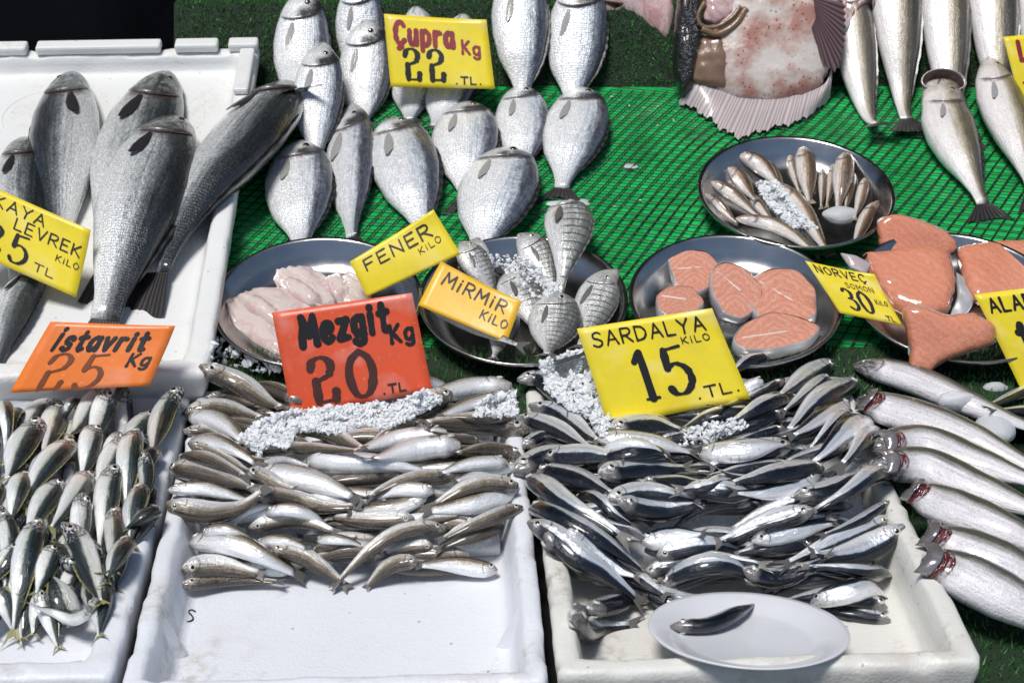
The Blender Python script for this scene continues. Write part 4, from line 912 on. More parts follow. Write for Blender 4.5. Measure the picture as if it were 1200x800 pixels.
# ------------------------------------------------------------------ big fish in the cream crate
def up(*a): return [(a[i], a[i + 1]) for i in range(0, len(a), 2)]
fish('grouper', 'grey_fish', up(28, 150, 22, 230, 20, 335), 72, 'r', -.1, label='grey fish cut off by the left edge, behind the yellow sign', norm=MN)
fish('grouper', 'grey_fish', up(82, 72, 74, 170, 66, 300), 82, 'l', -.1, label='olive-grey fish second from the left in the cream crate', norm=MN)
fish('grouper', 'grey_fish', up(352, 84, 285, 150, 215, 260, 160, 350), 78, 'r', .2, label='darkest long fish lying across the right wall of the cream crate', norm=MN)
fish('grouper', 'grey_fish', up(196, 70, 155, 180, 118, 330), 92, 'r', -.2, label='tall grey fish with silver gill cover, partly under another fish', norm=MN)
fish('grouper', 'grey_fish', up(210, 136, 172, 240, 108, 392), 100, 'r', -.15, label='large grey fish on top, its tail reaching the orange sign', norm=MN)
fish('grouper', 'grey_fish', up(60, 300, 25, 340, -18, 412), 46, 'r', .0, label='small tail end of a silver fish below the yellow sign', norm=MN)

# ------------------------------------------------------------------ sea bream on the green sheet
BR = [((357, -16, 354, 50, 352, 112), 66, .05, 'sea bream at the far left of the back row'),
      ((420, -14, 422, 45, 424, 105), 56, .1, 'sea bream second in the back row, half hidden by another'),
      ((487, -8, 488, 60, 478, 150), 62, .05, 'sea bream behind the left half of the yellow bream sign'),
      ((543, 2, 535, 70, 505, 160), 64, .05, 'sea bream behind the right half of the yellow bream sign'),
      ((606, -22, 610, 50, 614, 120), 66, .05, 'sea bream just right of the yellow bream sign, back row'),
      ((682, -18, 675, 50, 668, 124), 70, .05, 'sea bream at the right end of the back row'),
      ((428, 12, 428, 75, 424, 150), 62, .1, 'sea bream left of the yellow bream sign, second row'),
      ((380, 68, 376, 120, 368, 196), 58, .0, 'sea bream touching the snout of the darkest crate fish'),
      ((608, 86, 612, 140, 612, 205), 64, .05, 'sea bream below the right corner of the yellow bream sign'),
      ((682, 88, 674, 148, 654, 226), 74, .05, 'sea bream alone at the right with its tail fanned on the net'),
      ((546, 106, 545, 165, 548, 236), 78, .05, 'rounded sea bream directly below the yellow bream sign'),
      ((412, 120, 410, 186, 411, 264), 56, .30, 'narrow sea bream with dark forked tail above the fillet dish'),
      ((350, 130, 350, 200, 353, 290), 80, .05, 'plump sea bream at the left end of the front row'),
      ((458, 132, 476, 195, 506, 284), 80, .05, 'sea bream slanting towards the lettered yellow card below it'),
      ((594, 170, 582, 225, 556, 300), 90, .10, 'broadest and nearest sea bream, slanting above the striped fish')]
for (p, w, rl, lb) in BR:
    fish('bream', 'sea_bream', up(*p), w, 'r', rl + .02, label=lb, group='sea bream laid out on the green sheet', norm=nrm(MN + np.array([0, -.12, 0])), lift=.002)

# ------------------------------------------------------------------ sea bass and turbot at the top right
fish('bass', 'sea_bass', up(992, -25, 1000, 60, 1034, 158), 48, 'r', .05, label='sea bass tail end emerging from under the turbot', norm=MN, group='sea bass at the top right', deg=3, lift=.002)
fish('bass', 'sea_bass', up(1036, -40, 1052, 45, 1070, 146), 58, 'r', .05, label='sea bass second from the turbot, tail on the net', norm=MN, group='sea bass at the top right', deg=3, lift=.002)
fish('bass', 'sea_bass', up(1094, -45, 1108, 40, 1130, 170), 58, 'r', .1, label='sea bass lying under the open-mouthed one', norm=MN, group='sea bass at the top right', deg=3, lift=.002)
fish('bass', 'sea_bass', up(1150, -40, 1165, 50, 1190, 150), 58, 'r', .1, label='sea bass running behind the cropped yellow sign', norm=MN, group='sea bass at the top right', deg=3, lift=.002)
fish('bass', 'sea_bass', up(1205, -40, 1215, 60, 1225, 150), 50, 'r', .1, label='sea bass just showing at the top right corner', norm=MN, group='sea bass at the top right', deg=3, lift=.002)
fish('bass', 'sea_bass', up(1104, 92, 1122, 150, 1166, 242), 62, 'r', .0, label='sea bass with wide open mouth facing up the slope', norm=nrm(MN + np.array([0, -.1, 0])), group='sea bass at the top right', mouth=True, lift=.004)
fish('bass', 'sea_bass', up(1160, 50, 1180, 120, 1222, 232), 54, 'r', .1, label='sea bass with reddish snout cut off by the right edge', norm=nrm(MN + np.array([0, -.1, 0])), group='sea bass at the top right', lift=.004)

def turbot():
    tn = nrm(np.array([0, -1.75, 1.0]))
    base_pt = np.array([0, 2.672, mz(2.672)]) + tn * .004
    pl = (base_pt, tn)
    root, c = pad_thing('turbot', 'belly', up(846, -30, 985, -30, 978, 60, 962, 108, 920, 120, 870, 122, 836, 108, 818, 92, 822, 40), .030, M['turbot'], 'white-bellied turbot with red spots and fringed fin, hanging over the step', 'fish', plane=pl, edge=4, noise=.0018, nscale=30, rings=16, seg=72)
    # fringe of fin rays along the lower edge
    inner = up(814, 92, 836, 106, 870, 120, 920, 119, 962, 106, 974, 84); outer = up(796, 118, 826, 134, 862, 158, 900, 150, 942, 138, 972, 116)
    I3 = np.array([onplane(x, y - 4, *pl) for x, y in inner]) + tn * .010; I3[:, 2] = np.maximum(I3[:, 2], mz(I3[:, 1]) + .012); O3 = np.array([onmat(x, y, .006) for x, y in outer])
    I3, _ = catmull(I3, 90); O3, _ = catmull(O3, 90); V = []; F = []; UV = []
    for k in range(90):
        for r in range(5):
            f = r / 4; V.append(I3[k] * (1 - f) + O3[k] * f * 1.0 + tn * (.0006 * (k % 2) * (.3 + f) + .006 * math.sin(f * 3.1)) * (1 - .3 * f) + (O3[k] - I3[k]) * ((.05 * (k % 2) + .10 * math.sin(k * .9) * math.sin(k * .37 + 1)) * f) - c); UV.append((f * .12, k * .0507 + .03 * math.sin(k * .7)))
    for k in range(89):
        for r in range(4): F.append((k * 5 + r, k * 5 + r + 1, k * 5 + 6 + r, k * 5 + 5 + r))
    mesh('fringe_fin', V, F, M['fin_pale'], root, uv=UV)
    # side fin on the right
    ep = onplane(960, 5, *pl) + tn * .016; V = []; UV = []; F = []
    tips = up(985, 8, 986, 40, 982, 66, 976, 84, 962, 78, 955, 62); rootp = up(948, 2, 950, 10, 951, 18, 952, 26, 950, 32, 947, 38)
    A3, _ = catmull(np.array([onplane(x, y, *pl) for x, y in rootp]) + tn * .030, 30); B3, _ = catmull(np.array([onplane(x, y, *pl) for x, y in tips]) + tn * .022, 30)
    for k in range(30):
        for r in range(4):
            f = r / 3; V.append(A3[k] * (1 - f) + B3[k] * f + tn * (.0011 * (k % 2) + .006 * f * (1 - f)) + (B3[k] - A3[k]) * (.08 * (k % 2) * (f > .9)) - c); UV.append((f * .12, k * .0507))
    for k in range(29):
        for r in range(3): F.append((k * 4 + r, k * 4 + r + 1, k * 4 + 5 + r, k * 4 + 4 + r))
    mesh('side_fin', V, F, M['fin_mauve'], root, uv=UV)
    pad_part('flank', up(822, 42, 846, 36, 858, 70, 852, 104, 826, 100, 808, 96, 812, 70), .014, M['turbot_brown'], root, c, plane=(base_pt + tn * .014, tn), edge=3, noise=.003, nscale=50)
    pad_part('dark_back', up(796, -20, 822, -20, 826, 40, 816, 80, 810, 112, 796, 118, 788, 80, 790, 30), .034, M['black_skin'], root, c, plane=pl, edge=3, noise=.004, nscale=60)
    # mouth: cartilage loop round a dark red gape
    pts = up(826, 2, 818, 18, 822, 30, 838, 32, 856, 22, 868, 8); P3 = np.array([onplane(x, y, base_pt + tn * .03, tn) for x, y in pts]); P3, _ = catmull(P3 - c, 30)
    V, F = tube_geo(P3, .0035); mesh('jaw', V, F, M['cartilage'], root)
    pts = up(822, 34, 842, 40, 862, 28, 874, 10); P3 = np.array([onplane(x, y, base_pt + tn * .028, tn) for x, y in pts]); P3, _ = catmull(P3 - c, 30)
    V, F = tube_geo(P3, .006); mesh('lip', V, F, M['cartilage'], root)
    pad_part('throat', up(828, -6, 866, -6, 858, 18, 838, 28, 824, 22), .006, M['pinkflesh'], root, c, plane=(base_pt + tn * .022, tn), edge=3, noise=.003)
turbot()
# pink fillets on ice along the top of the step
for (q, th, lb) in ((up(690, 3, 735, -14, 790, -14, 788, 6, 740, 9), .02, 'pink fillet on top of the turf step left of the turbot'), (up(985, 4, 1012, -16, 1040, -10, 1020, 6), .014, 'pink fillet on the step between turbot and sea bass')):
    pad_thing('pink_fillet', 'flesh', q, th, M['pinkflesh'], lb, 'fillet', noise=.003, nscale=50)

# ------------------------------------------------------------------ fillets and steaks in the dishes
MK = [(up(266, 352, 278, 345, 300, 362, 330, 392, 352, 412, 344, 420, 318, 414, 286, 392, 268, 372), .014, 'narrow pale fillet with pink edge along the rim of the dish'),
      (up(276, 346, 300, 338, 340, 340, 372, 362, 370, 392, 348, 398, 316, 378, 288, 362), .018, 'broad pale fillet lying between the other fillets'),
      (up(318, 322, 334, 311, 362, 314, 392, 332, 402, 350, 388, 362, 360, 358, 336, 342), .018, 'pink-tinged fillet in the middle of the fillet dish'),
      (up(380, 326, 408, 318, 432, 332, 436, 352, 412, 360, 390, 346), .012, 'flat whitish fillet half under the yellow card')]
for q, th, lb in MK: pad_thing('pale_fillet', 'flesh', q, th, M['monk'], lb, 'fillet', 'pale fillets in the left dish', edge=2.2, noise=.0022, nscale=55)
def steak(q, th, lb, plane=None, **kw):
    root, c = pad_thing('salmon_steak', 'flesh', q, th, M['steak'], lb, 'salmon steak', 'salmon steaks in the dish', edge=9, noise=.0009, nscale=60, plane=plane, **kw)
    B = np.array([hit(x, y, 0) for x, y in q]) if plane is None else np.array([onplane(x, y, *plane) for x, y in q])
    return root
def steak2(q, th, lb, tilt=(0, 0), lift=0.0, gap=None):
    """a cut slice: two flat faces, silver skin round the rim"""
    n_ = nrm(MN + np.array([tilt[0], tilt[1], 0])); m = np.mean(np.array(q), 0); c0 = hit(m[0], m[1], lift); pl = (c0 + n_ * th * .5, n_)
    B = np.array([onplane(x, y, *pl) for x, y in q]); B = smooth_closed(resample(B, 48), 2); c = B.mean(0) - n_ * th; rad = np.mean(np.linalg.norm(B - B.mean(0), axis=1))
    root = empty('salmon_steak', c); tag(root, lb, 'salmon steak', 'salmon steaks in the dish'); e1, e2, _ = frame_to(n_)
    for (sgn, nm) in ((1, 'cut_face'), (-1, 'cut_face')):
        V = []; UV = []; F = []; ctr = B.mean(0)
        V.append(ctr + n_ * (th * .5 + .001) * sgn - c); UV.append((0, 0)); R_ = np.linspace(0, 1, 9)[1:]
        for r in R_:
            p = ctr + (B - ctr) * r * .965; d = (p - ctr) / rad; V += list(p + n_ * sgn * (th * .5 + .0012 * vnoise(p, 70, 3) - .001 * r ** 6)[:, None] - c); UV += list(np.stack([d @ e1 + .5, d @ e2 * 1.0], 1))
        F = [(0, 1 + k, 1 + (k + 1) % 48) for k in range(48)]
        for a in range(7):
            for k in range(48): F.append((1 + a * 48 + k, 1 + a * 48 + 48 + k, 1 + a * 48 + 48 + (k + 1) % 48, 1 + a * 48 + (k + 1) % 48))
        if sgn < 0: F = [f[::-1] for f in F]
        mesh(nm, V, F, M['steak'], root, uv=UV)
    V = []; F = []
    for dz, g_ in ((.5, .96), (.44, .995), (0, 1.015), (-.44, .995), (-.5, .96)): V += list(B.mean(0) + (B - B.mean(0)) * g_ + n_ * th * dz - c)
    for a in range(4):
        for k in range(48): F.append((a * 48 + k, a * 48 + 48 + k, a * 48 + 48 + (k + 1) % 48, a * 48 + (k + 1) % 48))
    mesh('skin', V, F, M['salmon_skin'], root); stamp_verts(B + n_ * th * .5)
    a, b = q[0], q[len(q) // 2]      # bone and fat seam across the face
    P3 = np.array([onplane(a[0] + (b[0] - a[0]) * f, a[1] + (b[1] - a[1]) * f, *pl) for f in (.12, .3, .5, .62)]) + n_ * (th * .5 - .0006) - c
    V, F = tube_geo(catmull(P3, 12)[0], .0014, 6); mesh('fat_seam', V, F, M['fat'], root)
    return root
steak2(up(768, 352, 784, 340, 812, 342, 826, 360, 812, 376, 786, 380, 770, 368), .020, 'small salmon steak at the left side of the dish')
steak2(up(786, 322, 780, 304, 800, 297, 828, 300, 844, 318, 838, 338, 818, 350, 792, 342), .022, 'salmon steak at the back left of the dish', (0, -.1))
steak2(up(880, 332, 900, 320, 934, 322, 955, 344, 957, 376, 930, 392, 892, 384, 872, 356), .024, 'largest round salmon steak at the right of the dish', (0, -.08))
steak2(up(856, 404, 868, 386, 902, 370, 935, 376, 963, 388, 950, 404, 905, 416, 868, 416), .020, 'wedge of salmon with a white fat line nearest the rim', (0, -.05))
steak2(up(832, 318, 846, 310, 872, 318, 892, 342, 888, 364, 868, 380, 846, 372, 832, 348), .024, 'salmon steak propped up in the middle of the dish', (.12, -.45), .012)
SF = [(up(1028, 258, 1050, 250, 1080, 258, 1112, 272, 1124, 286, 1118, 300, 1090, 300, 1050, 312, 1032, 300), .020, 'brownish salmon fillet folded at the back of the dish'),
      (up(1122, 290, 1160, 284, 1215, 282, 1225, 340, 1190, 356, 1140, 352, 1128, 320), .022, 'salmon fillet at the right edge above the yellow sign'),
      (up(1010, 298, 1040, 296, 1080, 288, 1112, 294, 1120, 330, 1112, 366, 1080, 376, 1046, 362, 1024, 330), .028, 'big salmon fillet with coarse grain in the dish centre'),
      (up(1056, 360, 1074, 356, 1110, 370, 1140, 366, 1166, 380, 1168, 402, 1138, 412, 1104, 424, 1078, 446, 1066, 440, 1066, 400), .024, 'salmon fillet hanging over the front rim of the dish')]
SP_ = [((1075, 285, .016), (0, -.9, .5)), ((1170, 320, .020), (.1, -.45, .88)), ((1068, 332, .022), (-.08, -.5, .86)), ((1112, 392, .034), (-.05, -.85, .5))]
for (q, th, lb), (hp, nv) in zip(SF, SP_):
    n_ = nrm(np.array(nv)); hp_ = hit(*hp); root, c = pad_thing('salmon_fillet', 'flesh', q, th * .55, M['salmon'], lb, 'salmon fillet', 'salmon fillets in the right dish', edge=5, noise=.0022, nscale=34, rings=16, seg=72, plane=(hp_, n_), skirt=.008)
    V, F, UV = pad_geo(q, .001, edge=8, plane=(hp_ - n_ * .0095, n_), skirt=.002); mesh('skin', (V - V.mean(0)) * 1.015 + V.mean(0) - c, F, M['salmon_skin'], root, uv=UV)
pk = pad_thing('fish_skin', 'skin', up(1120, 318, 1132, 326, 1146, 340, 1138, 362, 1122, 380, 1112, 372, 1122, 348), .004, M['salmon_skin'], 'strip of silver skin between the salmon fillets', 'fish skin', noise=.002, plane=(hit(1128, 345, .012), nrm(np.array([0, -.5, .86]))))
pk = pad_thing('fish_skin', 'skin', up(984, 296, 1004, 300, 1022, 310, 1014, 322, 996, 314), .004, M['fin_pale'], 'pale flap of skin at the left corner of the big salmon fillet', 'fish skin', noise=.001, plane=(hit(1004, 306, .012), nrm(np.array([0, -.6, .8]))))

# striped bream and small brown fish in their dishes
MR = [((560, 272, 556, 310, 552, 352), 36, 'l', .1, 'striped bream with gaping head behind the amber card'), ((540, 288, 560, 312, 590, 345), 30, 'r', .0, 'striped bream half buried between the two cards'),
      ((608, 272, 632, 304, 655, 346), 40, 'r', .1, 'striped bream with round eye at the back of its dish'), ((592, 316, 616, 350, 640, 398), 46, 'r', .1, 'pale striped bream beside the amber card'),
      ((600, 362, 590, 385, 575, 414), 30, 'r', .1, 'striped bream hidden under the amber card edge'), ((724, 302, 702, 345, 676, 398), 46, 'r', .1, 'striped bream leaning on the right rim of its dish'),
      ((494, 362, 550, 386, 622, 412), 26, 'u', .5, 'dark striped bream lying along the front rim, head to the left'),
      ((662, 236, 666, 285, 652, 350), 54, 'r', .1, 'striped bream standing highest, its snout on the green net'), ((650, 328, 650, 372, 640, 430), 58, 'r', .05, 'fat striped bream in front, tail over the rim')]
for k_, (p, w, d, rl, lb) in enumerate(MR): fish('striped', 'striped_bream', up(*p), w * 1.08, d, rl, label=lb, group='striped bream in the dish', norm=MN, lift=.030 if k_ == 7 else .004 + .002 * k_)
SM = [((898, 186, 908, 206, 922, 232), 15, 'slim fish between the ice and the tallest small fish'), ((880, 226, 892, 244, 912, 266), 14, 'slim brown fish tucked under the speckled one'), ((1000, 196, 996, 220, 990, 250), 12, 'thin fish squeezed beside the upright fish on the right'), ((826, 221, 842, 240, 868, 262), 13, 'slim brown fish lowest along the left rim'), ((833, 206, 860, 228, 896, 256), 17, 'brown fish second from the left rim'), ((853, 190, 868, 210, 888, 236), 20, 'brown fish third from the left rim'),
      ((866, 180, 890, 196, 918, 220), 22, 'pale small fish beside the ice at the back left'), ((925, 176, 930, 200, 938, 226), 13, 'slim fish left of the tallest small fish'), ((964, 196, 964, 218, 962, 246), 11, 'slim fish just right of the tallest small fish'),
      ((976, 190, 974, 216, 968, 244), 12, 'slim fish between the two upright small fish'), ((1014, 205, 1010, 228, 1000, 258), 15, 'brown fish leaning on the right rim'), ((1030, 232, 1016, 252, 1000, 274), 18, 'dark brown fish at the far right of the dish'),
      ((940, 160, 944, 196, 950, 238), 27, 'tallest small fish, pointing straight up the slope'), ((992, 174, 988, 205, 982, 242), 27, 'upright small fish above the ice lump'), ((862, 258, 910, 264, 968, 280), 18, 'small fish lying along the front rim of the dish'), ((908, 212, 938, 242, 978, 280), 25, 'speckled small fish slanting across the middle of the dish')]
for p, w, lb in SM: fish('mullet', 'small_fish', up(*p), w * .95, 'u' if p[0] < 870 else 'r', .75 if p[0] < 860 else .4, label=lb, group='small fish in the top dish', norm=MN)

# ------------------------------------------------------------------ heaps of small fish
ORD = ['first', 'second', 'third', 'fourth', 'fifth', 'sixth', 'seventh', 'eighth', 'ninth', 'tenth', 'eleventh', 'twelfth', 'thirteenth']
def zone(x, y, U):
    xs = sorted(u[0] for u in U); ys = sorted(u[1] for u in U); fx = xs.index(x) / len(xs) if x in xs else .5; fy = ys.index(y) / len(ys) if y in ys else .5
    return ', ' + ('towards the front' if fy > .66 else 'halfway back' if fy > .33 else 'towards the back') + (' left' if fx < .33 else ' centre' if fx < .66 else ' right')
def heap(sp, name, kindword, rows, data, group, order, dflt, roll_r, under, box, seed, ulabel, wmul=1.08, rk=.55):
    r = random.Random(seed)
    # buried layer that shows through the gaps
    for (x0, y0, x1, y1, w) in under:
        fish(sp, name, [(x0, y0), ((x0 + x1) / 2, (y0 + y1) / 2 + r.uniform(-4, 4)), (x1, y1)], w, dflt(x0, x1, y0, y1), r.uniform(-.1, .4), label=ulabel + zone(x0, y0, under), cat=kindword, group='buried ' + group, detail=False, sink=.6, ref=.004)
    n = len(data); cyv = sorted(range(n), key=lambda i: -sum(data[i][0][1::2]) / (len(data[i][0]) / 2)); per = math.ceil(n / rows); lab = {}
    for rw in range(rows):
        ids = sorted(cyv[rw * per:(rw + 1) * per], key=lambda i: sum(data[i][0][0::2]) / (len(data[i][0]) / 2))
        for k, i in enumerate(ids): lab[i] = (rw, k)
    seq = sorted(range(n), key=lambda i: (data[i][2].get('top', 0), order(data[i][0])))
    for i in seq:
        p, w, kw = data[i]; rw, k = lab[i]; x0, y0, x1, y1 = p[0], p[1], p[-2], p[-1]
        if abs(x1 - x0) > abs(y1 - y0): hd = 'left' if x0 < x1 else 'right'
        else: hd = 'up' if y0 < y1 else 'down'
        rwname = 'front row' if rw == 0 else ('back row' if rw == rows - 1 else ORD[rw] + ' row from front')
        lb = kw.get('label') or f'{kindword} with head {hd}, {ORD[k]} from left in {rwname}'
        fish(sp, name, up(*p), w * wmul, kw.get('d') or dflt(x0, x1, y0, y1), (kw['roll'] * rk if 'roll' in kw else r.uniform(*roll_r)), label=lb, cat=kindword, group=group, lift=kw.get('lift', 0), sink=.45, deg=2, ref=.014)

MZ = [((234, 437, 290, 452, 336, 488), 25), ((240, 452, 272, 462, 300, 478), 14), ((213, 482, 258, 472, 314, 492), 21), ((222, 488, 254, 498, 290, 516), 23), ((213, 505, 248, 508, 284, 522), 15), ((223, 522, 268, 528, 312, 553), 20, .5),
 ((211, 538, 250, 552, 300, 577), 19), ((222, 532, 262, 546, 302, 562), 15, .4), ((200, 549, 250, 566, 310, 592), 27), ((290, 560, 316, 570, 350, 584), 22), ((298, 551, 362, 560, 428, 586), 30), ((360, 538, 408, 556, 470, 552, 516, 546), 26),
 ((533, 561, 490, 561, 445, 570, 424, 588), 19, .5), ((342, 502, 388, 504, 430, 530), 21), ((326, 526, 372, 530, 430, 546), 15), ((310, 545, 336, 540, 372, 544), 11), ((497, 459, 474, 474, 446, 492), 15), ((600, 451, 545, 455, 482, 474), 24),
 ((530, 469, 490, 478, 446, 500), 25), ((592, 467, 548, 472, 494, 500), 15, .5), ((620, 504, 560, 498, 490, 507), 26), ((604, 492, 560, 488, 508, 496), 13), ((489, 500, 460, 506, 428, 518), 15), ((524, 511, 466, 516, 404, 536), 21),
 ((560, 518, 530, 516, 498, 520), 11), ((540, 528, 490, 528, 428, 548), 27), ((611, 537, 574, 530, 530, 538), 21, .6), ((594, 546, 552, 546, 508, 557), 17), ((606, 552, 570, 556, 526, 568), 15, .5), ((607, 570, 560, 566, 500, 592), 20, .3),
 ((502, 587, 460, 594, 430, 592, 402, 607), 19, .5), ((509, 578, 470, 574, 434, 584), 17), ((606, 579, 552, 590, 490, 610), 28), ((612, 597, 570, 614, 508, 637), 17, .35), ((589, 618, 566, 640, 506, 646), 19, .4), ((583, 668, 534, 660, 482, 655), 21, .4),
 ((490, 664, 456, 657, 424, 662), 19, .2), ((486, 612, 428, 620, 378, 602), 21, .1), ((507, 638, 476, 640, 446, 648), 17), ((552, 620, 532, 622, 510, 628), 12), ((197, 580, 244, 582, 300, 600), 17), ((195, 594, 230, 610, 280, 612, 322, 602), 27),
 ((297, 594, 345, 586, 375, 594, 430, 594), 23, .35), ((312, 614, 350, 604, 396, 622), 15), ((292, 620, 346, 622, 402, 632), 19), ((238, 623, 272, 618, 302, 638), 15, .5), ((223, 637, 276, 640, 318, 660, 362, 678), 27, .1), ((213, 663, 260, 664, 314, 668), 27),
 ((211, 680, 270, 678, 338, 676), 18, .4), ((302, 634, 330, 636, 366, 644), 15), ((316, 646, 362, 656, 412, 662), 21, .2), ((372, 636, 398, 634, 430, 638), 13), ((368, 640, 392, 650, 424, 648), 13, .4)]
MZD = [(t[0], t[1], {'roll': t[2]} if len(t) > 2 else {}) for t in MZ]
MZD.append(((524, 618, 468, 622, 434, 642, 402, 674, 384, 688), 17, {'top': 1, 'roll': .45, 'd': 'd', 'label': 'whiting crossing the others at the front, tail on the bare floor'}))
U = []
r_ = random.Random(3)
for yy in range(470, 670, 16):
    xl = 232 - (yy - 450) * .06; x = xl + 10 + r_.uniform(0, 20)
    while x < 520:
        ln = r_.uniform(95, 120); fl = r_.random() < .5; dy = r_.uniform(-10, 10); a, b = (x, yy), (min(x + ln, 590), yy + dy)
        if fl: a, b = b, a
        U.append((a[0], a[1], b[0], b[1], r_.uniform(19, 23))); x += ln * 1.0
hz = lambda x0, x1, y0, y1: 'd' if random.random() < .85 else 'u'
hm = lambda x0, x1, y0, y1: 'd' if random.random() < .6 else 'u'
heap('mezgit', 'whiting', 'whiting', 8, MZD, 'whiting heaped in the clean white box', lambda p: -(p[1] + p[-1]), hm, (-.3, .1), U, o1, 11, 'whiting buried under other whiting')

SD = [((606, 448, 640, 455, 676, 482), 23), ((620, 476, 660, 488, 708, 520), 23), ((610, 488, 650, 506, 700, 534), 21), ((612, 516, 640, 518, 674, 528), 15, .5), ((602, 549, 650, 538, 722, 546), 27, .3), ((716, 508, 765, 495, 812, 502), 27), ((700, 522, 760, 524, 826, 531), 22),
 ((708, 530, 746, 536, 792, 543), 17), ((702, 568, 758, 556, 820, 544), 28), ((900, 429, 880, 434, 850, 446), 14, .5), ((894, 452, 876, 460, 850, 470), 13), ((918, 452, 884, 472, 832, 492), 16, .6), ((976, 422, 942, 448, 908, 474), 25), ((970, 446, 940, 468, 910, 490), 15), ((932, 470, 876, 494, 826, 514), 21, .2),
 ((916, 488, 880, 506, 820, 523), 17, .5), ((1004, 450, 958, 478, 914, 512), 27), ((994, 478, 950, 506, 914, 520), 22, .5), ((920, 502, 888, 514, 832, 530), 15, .2), ((928, 524, 880, 534, 822, 547), 27), ((1018, 510, 972, 530, 924, 548), 27), ((996, 498, 972, 512, 940, 530), 14), ((1032, 526, 996, 546, 954, 572), 26, .25),
 ((928, 548, 880, 550, 818, 558), 16, .5), ((964, 550, 908, 567, 840, 588), 27), ((928, 553, 880, 562, 830, 586), 14, .1), ((960, 562, 902, 588, 846, 604), 20, .5), ((980, 580, 922, 602, 842, 616), 27), ((1048, 581, 1000, 594, 922, 617), 28, .35), ((952, 613, 896, 626, 828, 636), 25, .3), ((1042, 592, 1004, 616, 952, 634), 13, .6), ((952, 634, 902, 650, 852, 643), 21, .5),
 ((1042, 608, 990, 636, 948, 652, 906, 672), 21), ((1058, 624, 1008, 650, 940, 670), 30), ((1026, 670, 990, 675, 936, 681), 19), ((1046, 658, 1012, 690, 924, 685), 16), ((1040, 708, 985, 702, 905, 692), 22, .5), ((1044, 724, 985, 716, 925, 708), 18, .5), ((752, 575, 796, 563, 842, 573), 18, .5), ((630, 556, 672, 573, 728, 594), 27, .5),
 ((618, 562, 658, 596, 708, 634, 750, 664), 28, -.8), ((676, 588, 718, 610, 752, 648), 15, .1), ((621, 596, 668, 630, 728, 658, 776, 680), 25, .55), ((666, 634, 692, 660, 758, 686), 22, .5), ((712, 600, 760, 583, 830, 587), 25, .25), ((724, 610, 772, 619, 842, 593), 27), ((752, 636, 790, 634, 832, 633), 23), ((752, 656, 800, 651, 862, 660, 912, 668), 21, .2), ((776, 679, 812, 674, 845, 673, 904, 686), 24, .25),
 ((748, 690, 808, 704, 886, 698), 25, .45), ((672, 736, 700, 740, 762, 720), 30, -1.0), ((674, 712, 712, 713, 764, 711), 16, .5)]
SDD = [(t[0], t[1], {'roll': t[2]} if len(t) > 2 else {}) for t in SD]
rz_ = random.Random(21)
for (x0, y0, x1, y1) in ((690, 664, 790, 700), (640, 636, 724, 690), (800, 600, 900, 580), (880, 640, 990, 610), (770, 652, 880, 640), (870, 690, 980, 660), (930, 590, 1020, 560), (700, 556, 800, 540), (820, 540, 930, 520), (640, 530, 740, 552), (690, 716, 780, 694), (950, 706, 1046, 690), (880, 574, 780, 602), (1010, 560, 920, 600)):
    SDD.append(((x0, y0, (x0 + x1) / 2, (y0 + y1) / 2 + rz_.uniform(-6, 4), x1, y1), rz_.uniform(22, 26), {'roll': rz_.choice((-.7, -.3, .2, .9))}))
SDD.append(((619, 618, 646, 650, 672, 682, 704, 690, 764, 708), 28, {'roll': -.9, 'label': 'bent silver sardine curling down the left wall of its box'}))
# the white plate leaning on the front rim
def plate():
    tl = R(13); n_ = nrm(np.array([.02, math.sin(tl), math.cos(tl)])); c = onplane(877, 738, atz(877, 778, .012), n_); zc = (c - CAM)[1] * CT - (c - CAM)[2] * ST; Rr = 117 * zc / FPX
    e1, e2, n_ = frame_to(n_); prof = [(0, 0.0), (Rr * .62, 0), (Rr * .70, .002), (Rr * .80, .008), (Rr * .95, .0125), (Rr, .0135), (Rr * 1.005, .0125), (Rr * .99, .0105), (Rr * .8, .004), (Rr * .70, -.003), (Rr * .6, -.0045), (0, -.0045)]
    V, F = lathe(prof, 80); V = np.array(V); V = V[:, :1] * e1 + V[:, 1:2] * e2 + (V[:, 2:] - .011) * n_; root = empty('plate', c); tag(root, 'white plate leaning on the front rim of the sardine box', 'plate'); mesh('dish', V, F, M['plate'], root)
    X = XX - c[0]; Y = YY - c[1]; m = (X ** 2 + Y ** 2) < (Rr * .97) ** 2; z = c[2] - (n_[0] * X + n_[1] * Y) / n_[2] - .008; GH[m] = np.maximum(GH[m], z[m])
U = []
r_ = random.Random(5)
for yy in range(455, 705, 16):
    xl = 640 + max(0, yy - 640) * .5; x = xl + r_.uniform(0, 25)
    while x < 960:
        ln = r_.uniform(95, 125); fl = r_.random() < .5; dy = r_.uniform(-16, 6); a, b = (x, yy), (min(x + ln, 1035), yy + dy)
        if not (yy > 650 and x < 760) and not (yy < 480 and x > 900):
            if fl: a, b = b, a
            U.append((a[0], a[1], b[0], b[1], r_.uniform(20, 24)))
        x += ln * 1.0
heap('sardine', 'sardine', 'sardine', 9, SDD, 'sardines heaped in the grubby box', lambda p: -(p[1] + p[-1]), hz, (-.35, .1), U, o2, 12, 'sardine buried under other sardines', wmul=1.12, rk=.42)
plate()
fish('sardine', 'sardine', up(785, 733, 832, 731, 866, 716, 894, 696), 21, 'd', .45, label='single sardine lying with its head on the white plate', cat='sardine', group='sardines heaped in the grubby box', lift=.0)

